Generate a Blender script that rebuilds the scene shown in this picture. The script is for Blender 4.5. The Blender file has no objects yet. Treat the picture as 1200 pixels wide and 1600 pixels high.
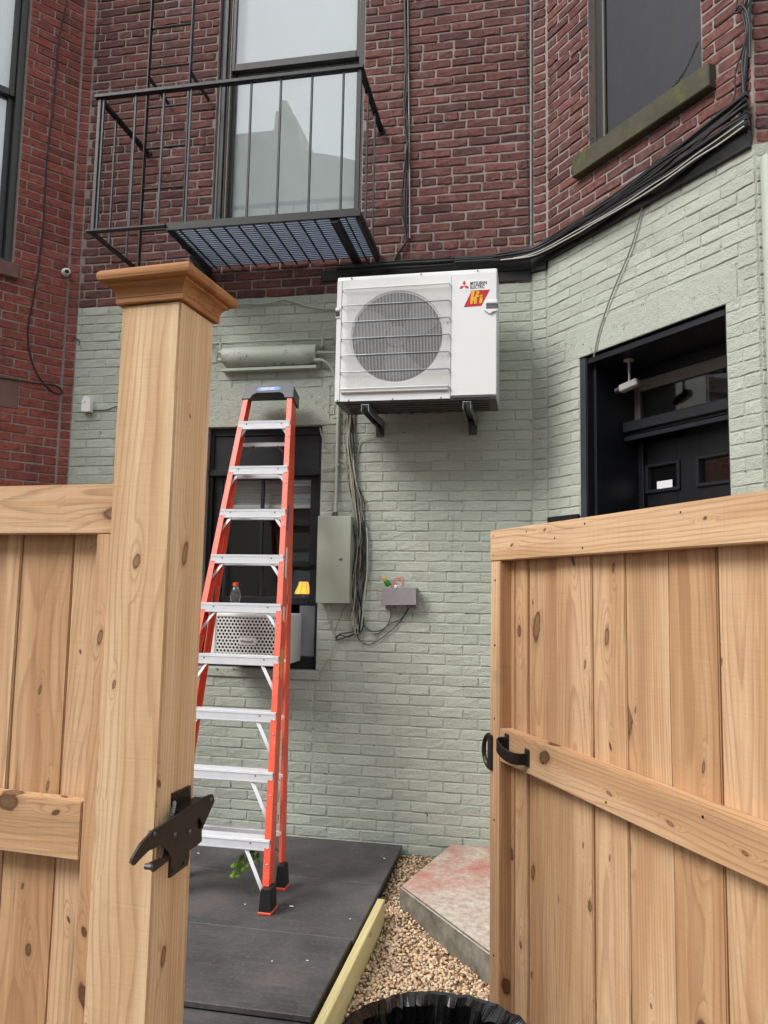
import bpy, bmesh, math, random
from mathutils import Vector, Matrix, noise

# ------------------------------------------------------------------ camera, sky, sun, exposure
F = 1200.0; PD = 4.9; CH = 1.565
YAW, PITCH, ROLL = math.radians(11.0), math.radians(5.85), math.radians(1.07)
FWD = Vector((-math.sin(YAW)*math.cos(PITCH), math.cos(YAW)*math.cos(PITCH), math.sin(PITCH)))
R0 = Vector((math.cos(YAW), math.sin(YAW), 0)); U0 = R0.cross(FWD)
RT = R0*math.cos(ROLL) + U0*math.sin(ROLL); UP = -R0*math.sin(ROLL) + U0*math.cos(ROLL)
CAM = Vector((0, -PD, CH))
sc = bpy.context.scene
col = sc.collection
cd = bpy.data.cameras.new('camera'); cam = bpy.data.objects.new('camera', cd); col.objects.link(cam)
M = Matrix((RT, UP, -FWD)).transposed().to_4x4(); M.translation = CAM; cam.matrix_world = M
cd.sensor_fit = 'VERTICAL'; cd.sensor_height = 24; cd.lens = 24*F/1600; cd.clip_start = 0.02; cd.clip_end = 500
sc.camera = cam

SUN_DIR = Vector((-0.66, -0.58, 0.84)).normalized()       # towards the sun
wd = bpy.data.worlds.new('World'); sc.world = wd; wd.use_nodes = True
nt = wd.node_tree; nt.nodes.clear()
o_ = nt.nodes.new('ShaderNodeOutputWorld'); bg = nt.nodes.new('ShaderNodeBackground'); bg.inputs[1].default_value = 0.105
sky = nt.nodes.new('ShaderNodeTexSky'); sky.sky_type = 'NISHITA'; sky.sun_disc = False
sky.sun_elevation = math.asin(SUN_DIR.z); sky.sun_rotation = math.atan2(SUN_DIR.x, SUN_DIR.y)
sky.air_density = 1.2; sky.dust_density = 2.5; sky.ozone_density = 1.0
tc = nt.nodes.new('ShaderNodeTexCoord')
nz = nt.nodes.new('ShaderNodeTexNoise'); nz.inputs['Scale'].default_value = 2.6; nz.inputs['Detail'].default_value = 7; nz.inputs['Roughness'].default_value = 0.56
rp = nt.nodes.new('ShaderNodeValToRGB'); rp.color_ramp.elements[0].position = 0.34; rp.color_ramp.elements[1].position = 0.54
rp.color_ramp.elements[0].color = (.55, .55, .55, 1); rp.color_ramp.elements[1].color = (1, 1, 1, 1)
mx = nt.nodes.new('ShaderNodeMix'); mx.data_type = 'RGBA'
mx.inputs[7].default_value = (8.4, 8.7, 9.0, 1)
nt.links.new(tc.outputs['Generated'], nz.inputs['Vector']); nt.links.new(nz.outputs[0], rp.inputs[0])
nt.links.new(rp.outputs[0], mx.inputs[0]); nt.links.new(sky.outputs[0], mx.inputs[6])
nt.links.new(mx.outputs[2], bg.inputs[0]); nt.links.new(bg.outputs[0], o_.inputs[0])
sl = bpy.data.lights.new('sun', 'SUN'); sl.energy = 2.2; sl.angle = math.radians(28); sl.color = (1, .975, .94)
so = bpy.data.objects.new('sun', sl); col.objects.link(so); so.rotation_euler = SUN_DIR.to_track_quat('Z', 'Y').to_euler(); so.location = (-4, -8, 12)
sc.view_settings.view_transform = 'Standard'; sc.view_settings.look = 'None'
sc.view_settings.exposure = 0.76; sc.view_settings.gamma = 1; sc.view_settings.use_curve_mapping = False
sc.cycles.use_denoising = True; sc.cycles.max_bounces = 5; sc.cycles.diffuse_bounces = 3; sc.cycles.glossy_bounces = 2; sc.cycles.adaptive_threshold = 0.04
sc.cycles.transparent_max_bounces = 8; sc.cycles.transmission_bounces = 4; sc.cycles.caustics_reflective = False; sc.cycles.caustics_refractive = False

# ------------------------------------------------------------------ helpers
def ray(x, y): return FWD + RT*((x-600)/F) + UP*((800-y)/F)
def project(p):
    v = Vector(p) - CAM; d = v.dot(FWD)
    return (600 + F*v.dot(RT)/d, 800 - F*v.dot(UP)/d, d)
def on_z(x, y, z): d = ray(x, y); return CAM + d*((z-CAM.z)/d.z)
def at_depth(x, y, D): return CAM + ray(x, y)*D
class Plane:
    """upright plane: s runs to the right, d into the wall, z up"""
    def __init__(s, origin, ang):     # ang: direction of s in degrees from +x
        a = math.radians(ang); s.o = Vector((origin[0], origin[1], 0)); s.dir = Vector((math.cos(a), math.sin(a), 0)); s.into = Vector((-math.sin(a), math.cos(a), 0))
        s.M = Matrix((s.dir, s.into, Vector((0, 0, 1)))).transposed().to_4x4(); s.M.translation = s.o
    def px(s, x, y, d=0.0):
        r = ray(x, y); o = s.o + s.into*d; p = CAM + r*((o-CAM).dot(s.into)/r.dot(s.into))
        return ((p-s.o).dot(s.dir), p.z)
    def w(s, a, d, z): return s.o + s.dir*a + s.into*d + Vector((0, 0, z))
I4 = Matrix.Identity(4)
W = Plane((0, 0), 0)
SR = Plane((0, 0), -25); RW = 0.102
RB = Plane(SR.w(RW, 0, 0), -51)
LSW = 0.078
SLp = Plane((-3.255, 0), 25); SLp.o = SLp.o - SLp.dir*LSW; SLp.M.translation = SLp.o
LB = Plane(SLp.o, 52.7)

def tag(o, label=None, cat=None, group=None, kind=None):
    if label: o['label'] = label
    if cat: o['category'] = cat
    if group: o['group'] = group
    if kind: o['kind'] = kind
    return o
def empty(name, loc, label=None, cat=None, group=None):
    o = bpy.data.objects.new(name, None); o.location = loc; o.empty_display_size = .1; col.objects.link(o)
    return tag(o, label, cat, group)
def wm(o):
    m = Matrix.LocRotScale(o.location, o.rotation_euler, o.scale)
    return (wm(o.parent) @ o.matrix_parent_inverse @ m) if o.parent else m
def link(name, me, parent=None, mat=None):
    """object whose transform is `mat` in world space"""
    o = bpy.data.objects.new(name, me); col.objects.link(o)
    if parent is not None:
        o.parent = parent; o.matrix_parent_inverse = wm(parent).inverted()
    if mat is not None:
        l, r, s = mat.decompose(); o.location = l; o.rotation_euler = r.to_euler(); o.scale = s
    return o

class MB:
    def __init__(s): s.bm = bmesh.new()
    def box(s, x0, x1, y0, y1, z0, z1, bev=0, M=None, seg=1):
        r = bmesh.ops.create_cube(s.bm, size=1); vs = r['verts']
        for v in vs: v.co = Vector(((x0+x1)/2 + v.co.x*(x1-x0), (y0+y1)/2 + v.co.y*(y1-y0), (z0+z1)/2 + v.co.z*(z1-z0)))
        if bev:
            es = list({e for v in vs for e in v.link_edges})
            rr = bmesh.ops.bevel(s.bm, geom=es, offset=bev, segments=seg, affect='EDGES', profile=.5); vs = list({v for f in rr['faces'] for v in f.verts} | {v for v in vs if v.is_valid})
        if M: bmesh.ops.transform(s.bm, matrix=M, verts=vs)
        return s
    def bar(s, a, b, w, h, up=(0, 0, 1), bev=0):
        """rectangular bar from a to b; w across, h along `up`"""
        a, b = Vector(a), Vector(b); t = (b-a); L = t.length; t.normalize(); u = Vector(up); u = (u - t*u.dot(t)).normalized(); x = t.cross(u)
        M = Matrix((t, x, u)).transposed().to_4x4(); M.translation = a
        return s.box(0, L, -w/2, w/2, -h/2, h/2, bev, M)
    def tube(s, pts, r, n=8, cap=True, closed=False):
        pts = [Vector(p) for p in pts]; N = len(pts); rings = []; u = None
        rs = r if isinstance(r, (list, tuple)) else [r]*N
        for i, p in enumerate(pts):
            t = (pts[(i+1) % N]-pts[i-1]) if closed else (pts[min(i+1, N-1)]-pts[max(i-1, 0)])
            if t.length < 1e-9: t = Vector((0, 0, 1))
            t.normalize()
            if u is None: u = t.orthogonal().normalized()
            u = (u - t*u.dot(t)); u = u.normalized() if u.length > 1e-6 else t.orthogonal().normalized(); v = t.cross(u)
            rings.append([s.bm.verts.new(p + (u*math.cos(2*math.pi*k/n) + v*math.sin(2*math.pi*k/n))*rs[i]) for k in range(n)])
        for i in range(N if closed else N-1):
            A_, B_ = rings[i], rings[(i+1) % N]
            for k in range(n): s.bm.faces.new((A_[k], A_[(k+1) % n], B_[(k+1) % n], B_[k]))
        if cap and not closed:
            s.bm.faces.new(rings[0][::-1]); s.bm.faces.new(rings[-1])
        return s
    def cyl(s, a, b, r, n=16, r2=None): return s.tube([a, b], [r, r if r2 is None else r2], n)
    def lathe(s, prof, c, axis=(0, 0, 1), n=24, cap=True):
        """prof: list of (radius, height) along axis from c"""
        ax = Vector(axis).normalized(); u = ax.orthogonal().normalized(); v = ax.cross(u); c = Vector(c); rings = []
        for r, h in prof: rings.append([s.bm.verts.new(c + ax*h + (u*math.cos(2*math.pi*k/n)+v*math.sin(2*math.pi*k/n))*r) for k in range(n)])
        for A_, B_ in zip(rings, rings[1:]):
            for k in range(n): s.bm.faces.new((A_[k], A_[(k+1) % n], B_[(k+1) % n], B_[k]))
        if cap: s.bm.faces.new(rings[0][::-1]); s.bm.faces.new(rings[-1])
        return s
    def poly(s, pts, y0, y1, M=None):
        """outline (x,z) extruded from y0 to y1"""
        a = [s.bm.verts.new((x, y0, z)) for x, z in pts]; b = [s.bm.verts.new((x, y1, z)) for x, z in pts]; n = len(pts)
        s.bm.faces.new(a); s.bm.faces.new(b[::-1])
        for k in range(n): s.bm.faces.new((a[k], b[k], b[(k+1) % n], a[(k+1) % n]))
        if M: bmesh.ops.transform(s.bm, matrix=M, verts=a+b)
        return s
    def face(s, pts): s.bm.faces.new([s.bm.verts.new(p) for p in pts]); return s
    def xf(s, M): bmesh.ops.transform(s.bm, matrix=M, verts=s.bm.verts); return s
    def mesh(s, name, mat, smooth=False):
        bmesh.ops.recalc_face_normals(s.bm, faces=s.bm.faces)
        me = bpy.data.meshes.new(name); s.bm.to_mesh(me); s.bm.free()
        if mat: me.materials.append(mat)
        if smooth: smooth_mesh(me, smooth)
        return me
    def build(s, name, mat, parent=None, M=None, smooth=False):
        return link(name, s.mesh(name, mat, smooth), parent, M)
def smooth_mesh(me, ang=35):
    a = math.radians(35 if ang is True else ang)
    bm = bmesh.new(); bm.from_mesh(me)
    for f in bm.faces: f.smooth = True
    for e in bm.edges:
        e.smooth = not (len(e.link_faces) == 2 and e.calc_face_angle(0) > a)
    bm.to_mesh(me); bm.free()
def spline(pts, n=8):
    P = [Vector(p) for p in pts]; out = []
    P = [P[0]*2-P[1]] + P + [P[-1]*2-P[-2]]
    for i in range(1, len(P)-2):
        for k in range(n):
            t = k/n; a, b, c, d = P[i-1:i+3]
            out.append(.5*((2*b) + (c-a)*t + (2*a-5*b+4*c-d)*t*t + (3*b-a-3*c+d)*t**3))
    return out + [P[-2]]

# ------------------------------------------------------------------ materials
MAT = {}
def S(*c):   # sRGB 0-255 -> linear
    return tuple(((v/255+.055)/1.055)**2.4 if v/255 > .04045 else v/255/12.92 for v in c)
class NT:
    def __init__(s, name):
        s.m = bpy.data.materials.new(name); s.m.use_nodes = True; s.t = s.m.node_tree; s.b = s.t.nodes['Principled BSDF']; MAT[name] = s.m
    def n(s, typ, **kw):
        x = s.t.nodes.new('ShaderNode'+typ)
        for k, v in kw.items(): setattr(x, k, v)
        return x
    def l(s, a, b): s.t.links.new(a, b)
    def math(s, op, a, b=None, c=None, clamp=False):
        x = s.n('Math', operation=op, use_clamp=clamp)
        for i, v in enumerate((a, b, c)):
            if v is None: continue
            if isinstance(v, (int, float)): x.inputs[i].default_value = v
            else: s.l(v, x.inputs[i])
        return x.outputs[0]
    def vmath(s, op, a, b=None):
        x = s.n('VectorMath', operation=op)
        for i, v in enumerate((a, b)):
            if v is None: continue
            if isinstance(v, (tuple, list)): x.inputs[i].default_value = v
            else: s.l(v, x.inputs[i])
        return x.outputs[1] if op in ('LENGTH', 'DOT_PRODUCT') else x.outputs[0]
    def mix(s, f, a, b, blend='MIX'):
        x = s.n('Mix', data_type='RGBA', blend_type=blend)
        for i, v in ((0, f), (6, a), (7, b)):
            if isinstance(v, (int, float)): x.inputs[i].default_value = v
            elif isinstance(v, (tuple, list)): x.inputs[i].default_value = tuple(v)+((1,) if len(v) == 3 else ())
            else: s.l(v, x.inputs[i])
        return x.outputs[2]
    def noise(s, vec, scale, detail=4, rough=.55, out=0):
        x = s.n('TexNoise'); x.inputs['Scale'].default_value = scale; x.inputs['Detail'].default_value = detail; x.inputs['Roughness'].default_value = rough
        if vec is not None: s.l(vec, x.inputs['Vector'])
        return x.outputs[out]
    def ramp(s, f, stops):
        x = s.n('ValToRGB'); cr = x.color_ramp
        while len(cr.elements) < len(stops): cr.elements.new(.5)
        for e, (p, c) in zip(cr.elements, stops): e.position = p; e.color = tuple(c)+(1,) if len(c) == 3 else c
        s.l(f, x.inputs[0]); return x.outputs[0]
    def step(s, v, a, b, inv=False):
        x = s.n('MapRange', interpolation_type='SMOOTHSTEP'); s.l(v, x.inputs[0]); x.inputs[1].default_value = a; x.inputs[2].default_value = b
        x.inputs[3].default_value = 1.0 if inv else 0.0; x.inputs[4].default_value = 0.0 if inv else 1.0
        return x.outputs[0]
    def pos(s): return s.n('NewGeometry').outputs['Position']
    def obj(s): return s.n('TexCoord').outputs['Object']
    def rand(s): return s.n('ObjectInfo').outputs['Random']
    def island(s): return s.n('NewGeometry').outputs['Random Per Island']
    def bump(s, h, strength=.3, dist=.01):
        x = s.n('Bump'); x.inputs['Strength'].default_value = strength; x.inputs['Distance'].default_value = dist; s.l(h, x.inputs['Height']); s.l(x.outputs[0], s.b.inputs['Normal'])
    def set(s, **kw):
        for k, v in kw.items():
            k = {'color': 'Base Color', 'rough': 'Roughness', 'metal': 'Metallic', 'spec': 'Specular IOR Level', 'coat': 'Coat Weight', 'trans': 'Transmission Weight', 'alpha': 'Alpha', 'emis': 'Emission Color', 'estr': 'Emission Strength'}.get(k, k)
            if isinstance(v, (int, float)): s.b.inputs[k].default_value = v
            elif isinstance(v, (tuple, list)): s.b.inputs[k].default_value = tuple(v)+((1,) if len(v) == 3 else ())
            else: s.l(v, s.b.inputs[k])
        return s
def paint(name, c, rough=.5, var=.12, nscale=6, bump=.08, metal=0, bscale=120, dirt=None, coat=0):
    t = NT(name); p = t.pos(); f = t.noise(p, nscale, 6, .6)
    c = tuple(c); lo = tuple(v*(1-var) for v in c); hi = tuple(min(1, v*(1+var)) for v in c)
    cc = t.ramp(f, [(.3, lo), (.7, hi)])
    if dirt:
        g = t.noise(p, dirt[1], 8, .7); cc = t.mix(t.step(g, dirt[2], dirt[2]+.12), cc, dirt[0])
    rr = t.math('MULTIPLY_ADD', t.noise(p, nscale*5, 4), .25, rough-.12)
    t.set(color=cc, rough=rr, metal=metal, coat=coat)
    if bump: t.bump(t.noise(p, bscale, 3), bump, .004)
    return t.m

def brick_material(name, cols, mortarish, island):
    t = NT(name); p = t.pos(); r = t.island() if island else t.rand()
    r2 = t.math('FRACT', t.math('MULTIPLY', r, 17.31)); r3 = t.math('FRACT', t.math('MULTIPLY', r, 91.7))
    n = len(cols); base = t.ramp(r2, [(i/(n-1), c) for i, c in enumerate(cols)])
    base = t.mix(t.math('MULTIPLY', r3, .22), base, tuple(v*1.45 for v in cols[1]))
    f = t.noise(p, 38, 6, .7); base = t.mix(t.step(f, .45, .75), base, tuple(v*.42 for v in cols[0]))
    g = t.noise(p, 14, 5, .65); base = t.mix(t.math('MULTIPLY', t.step(g, .5, .8), .45), base, mortarish)
    h = t.noise(p, 1.1, 4, .6); base = t.mix(t.math('MULTIPLY', t.step(h, .45, .75), .5), base, tuple(v*.5 for v in cols[0]))
    sx = t.n('Mapping'); t.l(p, sx.inputs[0]); sx.inputs['Scale'].default_value = (6, 6, .5)
    base = t.mix(t.math('MULTIPLY', t.step(t.noise(sx.outputs[0], 1.3, 5, .65), .52, .75), .45), base, S(52, 44, 43))
    t.set(color=base, rough=.85, spec=.25)
    t.bump(t.math('ADD', t.noise(p, 150, 4, .7), t.math('MULTIPLY', t.noise(p, 40, 3), 1.5)), .5, .004)
    return t.m
RED = [S(102, 66, 63), S(115, 73, 68), S(88, 60, 58), S(108, 69, 64), S(78, 56, 56), S(121, 78, 71)]
ORG = [S(136, 73, 65), S(148, 82, 72), S(124, 68, 61), S(142, 77, 68), S(112, 65, 60), S(154, 88, 77)]
for nm, cl, mo in (('red', RED, S(150, 132, 124)), ('orange', ORG, S(168, 130, 118))):
    for isl in (False, True): brick_material('brick_%s_%s' % (nm, 'i' if isl else 'o'), cl, mo, isl)
def mortar(name, c, dark, th):
    t = NT(name); p = t.pos(); f = t.noise(p, 30, 6, .7); b = t.ramp(f, [(.25, tuple(v*.72 for v in c)), (.7, c)])
    g = t.noise(p, 1.3, 5, .6); b = t.mix(t.math('MULTIPLY', t.step(g, .45, .7), .45), b, tuple(v*.5 for v in c))
    k = t.noise(p, 11, 7, .75); b = t.mix(t.step(k, th, th+.05), b, dark)
    t.set(color=b, rough=.95, spec=.2); t.bump(t.noise(p, 200, 4, .7), .6, .004); return t.m
mortar('mortar', S(158, 146, 138), S(60, 50, 47), .62)
def painted(name, island, mort=False):
    t = NT(name); p = t.pos(); r = t.island() if island else t.rand()
    c = S(174, 179, 167); lo = S(168, 173, 161); hi = S(180, 185, 173)
    b = t.ramp(t.math('FRACT', t.math('MULTIPLY', r, 23.7)), [(0, lo), (.5, c), (1, hi)]) if not mort else t.mix(0.0, S(172, 177, 165), c)
    f = t.noise(p, 2.2, 6, .6); b = t.mix(t.math('MULTIPLY', t.step(f, .48, .75), .30), b, S(160, 161, 147))
    g = t.noise(p, 60, 6, .75); b = t.mix(t.math('MULTIPLY', t.step(g, .60, .72), .35), b, S(196, 202, 190))
    k = t.noise(p, 19, 8, .8); b = t.mix(t.math('MULTIPLY', t.step(k, .585 if mort else .66, .635 if mort else .72), .85), b, S(58, 58, 50) if mort else S(120, 118, 104))
    # rain streaks that run down
    sx = t.n('Mapping'); t.l(p, sx.inputs[0]); sx.inputs['Scale'].default_value = (7, 7, .55)
    st = t.noise(sx.outputs[0], 1.6, 6, .65); b = t.mix(t.math('MULTIPLY', t.step(st, .58, .78), .38), b, S(112, 112, 104))
    t.set(color=b, rough=.62, spec=.35)
    t.bump(t.math('ADD', t.math('MULTIPLY', t.noise(p, 30, 4, .65), 2.0), t.noise(p, 120, 3, .65)), .6, .007)
    return t.m
painted('paint_brick_o', False); painted('paint_brick_i', True); painted('paint_mortar', False, True)

def wood(name, light, mid, dark, ring=.0075, sat=.5, knots=.52, saw=True, weather=0.0):
    t = NT(name); rnd = t.rand(); co = t.obj()
    cx = t.n('CombineXYZ'); t.l(t.math('MULTIPLY', rnd, 41.7), cx.inputs[0]); t.l(t.math('MULTIPLY', rnd, 13.3), cx.inputs[1]); t.l(t.math('MULTIPLY', rnd, 87.1), cx.inputs[2])
    P = t.vmath('ADD', co, cx.outputs[0])
    sp = t.n('SeparateXYZ'); t.l(co, sp.inputs[0]); sq = t.n('SeparateXYZ'); t.l(P, sq.inputs[0])
    # knots, laid out over the faces
    ku = t.math('ADD', sp.outputs[0], sp.outputs[1]); kv = t.n('CombineXYZ')
    t.l(t.math('ADD', t.math('MULTIPLY', ku, 7.0), t.math('MULTIPLY', rnd, 57)), kv.inputs[0]); t.l(t.math('ADD', t.math('MULTIPLY', sp.outputs[2], 5.2), t.math('MULTIPLY', rnd, 31)), kv.inputs[1])
    vo = t.n('TexVoronoi', voronoi_dimensions='2D'); vo.inputs['Scale'].default_value = 1; vo.inputs['Randomness'].default_value = 1; t.l(kv.outputs[0], vo.inputs['Vector'])
    sc3 = t.n('SeparateColor'); t.l(vo.outputs['Color'], sc3.inputs[0])
    sel = t.math('GREATER_THAN', sc3.outputs[0], knots)
    size = t.math('MULTIPLY_ADD', t.math('POWER', sc3.outputs[1], 2.6), 1.35, .24)
    wob = t.math('MULTIPLY', t.math('SUBTRACT', t.noise(P, 48, 3, .55), .5), .060)
    dl = t.vmath('SUBTRACT', kv.outputs[0], vo.outputs['Position']); ds = t.n('SeparateXYZ'); t.l(dl, ds.inputs[0])
    dy = t.math('ADD', ds.outputs[1], t.math('MULTIPLY', ds.outputs[0], t.math('MULTIPLY_ADD', sc3.outputs[2], 1.6, -.8)))
    dc = t.n('CombineXYZ'); t.l(ds.outputs[0], dc.inputs[0]); t.l(t.math('MULTIPLY', dy, t.math('MULTIPLY_ADD', sc3.outputs[2], .5, .55)), dc.inputs[1])
    de = t.n('CombineXYZ'); t.l(ds.outputs[0], de.inputs[0]); t.l(t.math('MULTIPLY', dy, .34), de.inputs[1])
    d = t.math('ADD', t.math('DIVIDE', t.vmath('LENGTH', dc.outputs[0]), size), wob)
    bend = t.math('MULTIPLY', t.step(t.math('DIVIDE', t.vmath('LENGTH', de.outputs[0]), size), .0, .30, True), sel)
    core = t.math('MULTIPLY', t.step(d, .062, .086, True), sel)
    halo = t.math('MULTIPLY', t.step(d, .06, .17, True), sel)
    # growth rings round a wandering pith
    mp = t.n('Mapping'); t.l(P, mp.inputs[0]); mp.inputs['Scale'].default_value = (1.5, 1.5, .55)
    wv = t.noise(mp.outputs[0], 1.0, 3, .5, out=1)
    wv = t.vmath('MULTIPLY', t.vmath('SUBTRACT', wv, (.5, .5, .5)), (.15, .15, 0))
    ctr = t.n('CombineXYZ'); t.l(t.math('MULTIPLY_ADD', rnd, .16, -.08), ctr.inputs[0]); t.l(t.math('MULTIPLY_ADD', t.math('FRACT', t.math('MULTIPLY', rnd, 7.7)), .07, .045), ctr.inputs[1])
    q = t.vmath('ADD', t.vmath('SUBTRACT', t.vmath('MULTIPLY', co, (1, 1, 0)), ctr.outputs[0]), wv)
    rr = t.vmath('LENGTH', q)
    mp2 = t.n('Mapping'); t.l(P, mp2.inputs[0]); mp2.inputs['Scale'].default_value = (40, 40, 3)
    rr = t.math('ADD', rr, t.math('MULTIPLY', t.noise(mp2.outputs[0], 1, 3), .0045))
    rr = t.math('ADD', rr, t.math('MULTIPLY', bend, .02))
    fr = t.math('FRACT', t.math('DIVIDE', rr, ring))
    late = t.math('MULTIPLY', t.step(fr, .50, .92), t.step(fr, .92, 1.0, True))
    late = t.math('MULTIPLY', late, t.math('MULTIPLY_ADD', t.noise(P, 5, 2), 1.1, .0))
    # streaky fibre
    mp3 = t.n('Mapping'); t.l(P, mp3.inputs[0]); mp3.inputs['Scale'].default_value = (170, 170, 4.5)
    fib = t.noise(mp3.outputs[0], 1, 4, .6)
    mp4 = t.n('Mapping'); t.l(P, mp4.inputs[0]); mp4.inputs['Scale'].default_value = (15, 15, .9)
    strk = t.noise(mp4.outputs[0], 1, 4, .6)
    b = t.ramp(strk, [(.30, tuple(v*.80 for v in mid)), (.42, mid), (.56, light), (.78, tuple(v*1.05 for v in light))])
    tint = t.math('FRACT', t.math('MULTIPLY', rnd, 5.13)); b = t.mix(t.math('MULTIPLY', tint, .45), b, mid)
    b = t.mix(t.math('MULTIPLY', late, sat), b, dark)
    b = t.mix(t.math('MULTIPLY', t.step(fib, .38, .72), .26), b, tuple(v*.55 for v in mid))
    b = t.mix(t.math('MULTIPLY', halo, .45), b, dark)
    kn = t.ramp(t.noise(P, 90, 3), [(.3, tuple(v*.16 for v in dark)), (.7, tuple(v*.55 for v in dark))]); dk = t.math('MULTIPLY_ADD', sc3.outputs[2], .55, .40); edge_ = t.math('MULTIPLY', t.math('MULTIPLY', t.step(d, .05, .074), t.step(d, .076, .10, True)), sel); b = t.mix(t.math('MULTIPLY', core, dk), b, kn); b = t.mix(t.math('MULTIPLY', edge_, .75), b, tuple(v*.25 for v in dark))
    stn = t.noise(P, 7, 5, .6); b = t.mix(t.math('MULTIPLY', t.step(stn, .62, .80), .38), b, tuple(v*.5 for v in (mid[0]*.8, mid[1]*.9, mid[2])))
    mp7 = t.n('Mapping'); t.l(P, mp7.inputs[0]); mp7.inputs['Scale'].default_value = (75, 75, 2.6); pit = t.noise(mp7.outputs[0], 1, 3, .6)
    b = t.mix(t.math('MULTIPLY', t.math('MULTIPLY', t.step(pit, .63, .70), t.step(strk, .50, .60)), .55), b, tuple(v*.6 for v in dark))
    if weather: b = t.mix(weather, b, S(170, 165, 150))
    if saw:
        mp6 = t.n('Mapping'); t.l(P, mp6.inputs[0]); mp6.inputs['Scale'].default_value = (9, 9, 150); kf = t.noise(mp6.outputs[0], 1, 2, .6)
        b = t.mix(t.math('MULTIPLY', t.step(kf, .45, .70), .055), b, tuple(v*.45 for v in mid))
    t.set(color=b, rough=.68, spec=.3)
    h = t.math('MULTIPLY', fib, .9)
    if saw:
        mp5 = t.n('Mapping'); t.l(P, mp5.inputs[0]); mp5.inputs['Scale'].default_value = (6, 6, 185)
        h = t.math('ADD', h, t.math('MULTIPLY', t.noise(mp5.outputs[0], 1, 2, .5), .45))
    t.bump(h, .36, .003); return t.m
wood('cedar_post', S(232, 202, 164), S(212, 174, 132), S(158, 108, 70), .010, .62, .40)
wood('cedar', S(220, 184, 146), S(198, 157, 117), S(142, 98, 68), .0078, .62, .42)
wood('cedar_red', S(212, 173, 133), S(189, 146, 106), S(136, 92, 62), .0075, .62, .45)
wood('cedar_cap', S(176, 124, 78), S(152, 100, 58), S(108, 66, 36), .010, .5, .95, saw=False)
wood('pine_edge', S(216, 204, 156), S(200, 184, 132), S(160, 132, 82), .009, .5, .6)

paint('navy', S(17, 19, 25), .42, .25, 9, .15, bscale=60, dirt=(S(58, 60, 62), 30, .72))
paint('navy_light', S(46, 52, 62), .45, .2, 9, .1, bscale=60)
paint('iron', S(13, 13, 14), .52, .3, 20, .25, bscale=160, dirt=(S(86, 62, 46), 26, .72))
paint('iron_light', S(42, 44, 48), .5, .3, 20, .2, bscale=160, dirt=(S(40, 38, 36), 30, .60))
paint('bronze', S(46, 45, 45), .45, .1, 8, .05)
paint('bronze_light', S(110, 104, 98), .45, .1, 8, .05)
paint('white_metal', S(222, 222, 222), .35, .02, 3, .02, coat=.15)
paint('white_plastic', S(226, 226, 222), .42, .03, 5, .03)
paint('shaded_white_plastic', S(150, 150, 146), .5, .05, 8, 0); paint('grille_white', S(214, 212, 210), .45, .04, 9, 0)  # the first is white plastic with doorway shade put into its colour
paint('fin_dark', S(58, 60, 64), .5, .2, 30, 0, metal=.4)
paint('grate_blue', S(112, 126, 150), .5, .12, 20, .1, dirt=(S(90, 92, 98), 40, .62)); paint('fan_grey', S(86, 88, 92), .5, .1, 10, 0)
paint('galv', S(170, 174, 180), .38, .15, 25, .05, metal=.9)
paint('galv_dark', S(96, 96, 96), .42, .2, 25, .05, metal=.6)
paint('alu', S(230, 231, 235), .36, .04, 30, .05, metal=.25, dirt=(S(178, 180, 188), 18, .68))
paint('ladder_orange', S(224, 84, 58), .36, .10, 14, .12, dirt=(S(214, 128, 108), 22, .58))
paint('rubber_black', S(26, 27, 29), .55, .2, 20, .1, dirt=(S(90, 88, 84), 40, .7))
paint('cap_grey', S(66, 70, 78), .45, .2, 25, .1, dirt=(S(190, 190, 188), 34, .70))
paint('orange_plastic', S(226, 84, 40), .4, .05, 10, 0)
paint('red_ink', S(200, 30, 44), .5, .02, 10, 0); paint('red_deep', S(178, 22, 36), .5, .05, 30, 0)
paint('black_ink', S(24, 24, 26), .5, .02, 10, 0); paint('gold_ink', S(226, 170, 40), .5, .12, 40, 0)
paint('label_white', S(228, 228, 226), .5, .02, 10, 0); paint('label_blue', S(120, 150, 210), .5, .05, 10, 0); paint('label_yellow', S(196, 176, 60), .5, .25, 120, 0); paint('label_purple', S(96, 76, 120), .5, .3, 90, 0)
paint('box_paint', S(166, 172, 156), .5, .05, 6, .12, bscale=90, dirt=(S(146, 150, 136), 20, .66))
paint('conduit_paint', S(174, 180, 166), .5, .06, 12, .1, dirt=(S(120, 116, 104), 30, .70))
paint('fixture_paint', S(176, 182, 170), .55, .06, 12, .35, bscale=50, dirt=(S(92, 92, 82), 24, .57))
paint('wire_grey', S(124, 122, 116), .6, .2, 30, .1); paint('wire_black', S(26, 26, 28), .55, .2, 30, .1); paint('wire_white', S(200, 198, 190), .5, .1, 30, .1); paint('wire_tan', S(160, 152, 134), .6, .15, 30, .1)
paint('jbox_grey', S(138, 134, 134), .55, .08, 25, .1, dirt=(S(108, 102, 100), 30, .66))
paint('green_nut', S(50, 120, 40), .45, .05, 10, 0); paint('yellow_nut', S(220, 170, 60), .45, .05, 10, 0); paint('salmon_wire', S(190, 110, 96), .5, .1, 10, 0)
paint('brownstone', S(112, 82, 76), .85, .15, 12, .3, bscale=90)
paint('mossy_sill', S(70, 67, 52), .85, .25, 9, .35, bscale=70, dirt=(S(84, 86, 36), 7, .54))
paint('tar_black', S(28, 27, 28), .55, .25, 14, .35, bscale=40)
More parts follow.
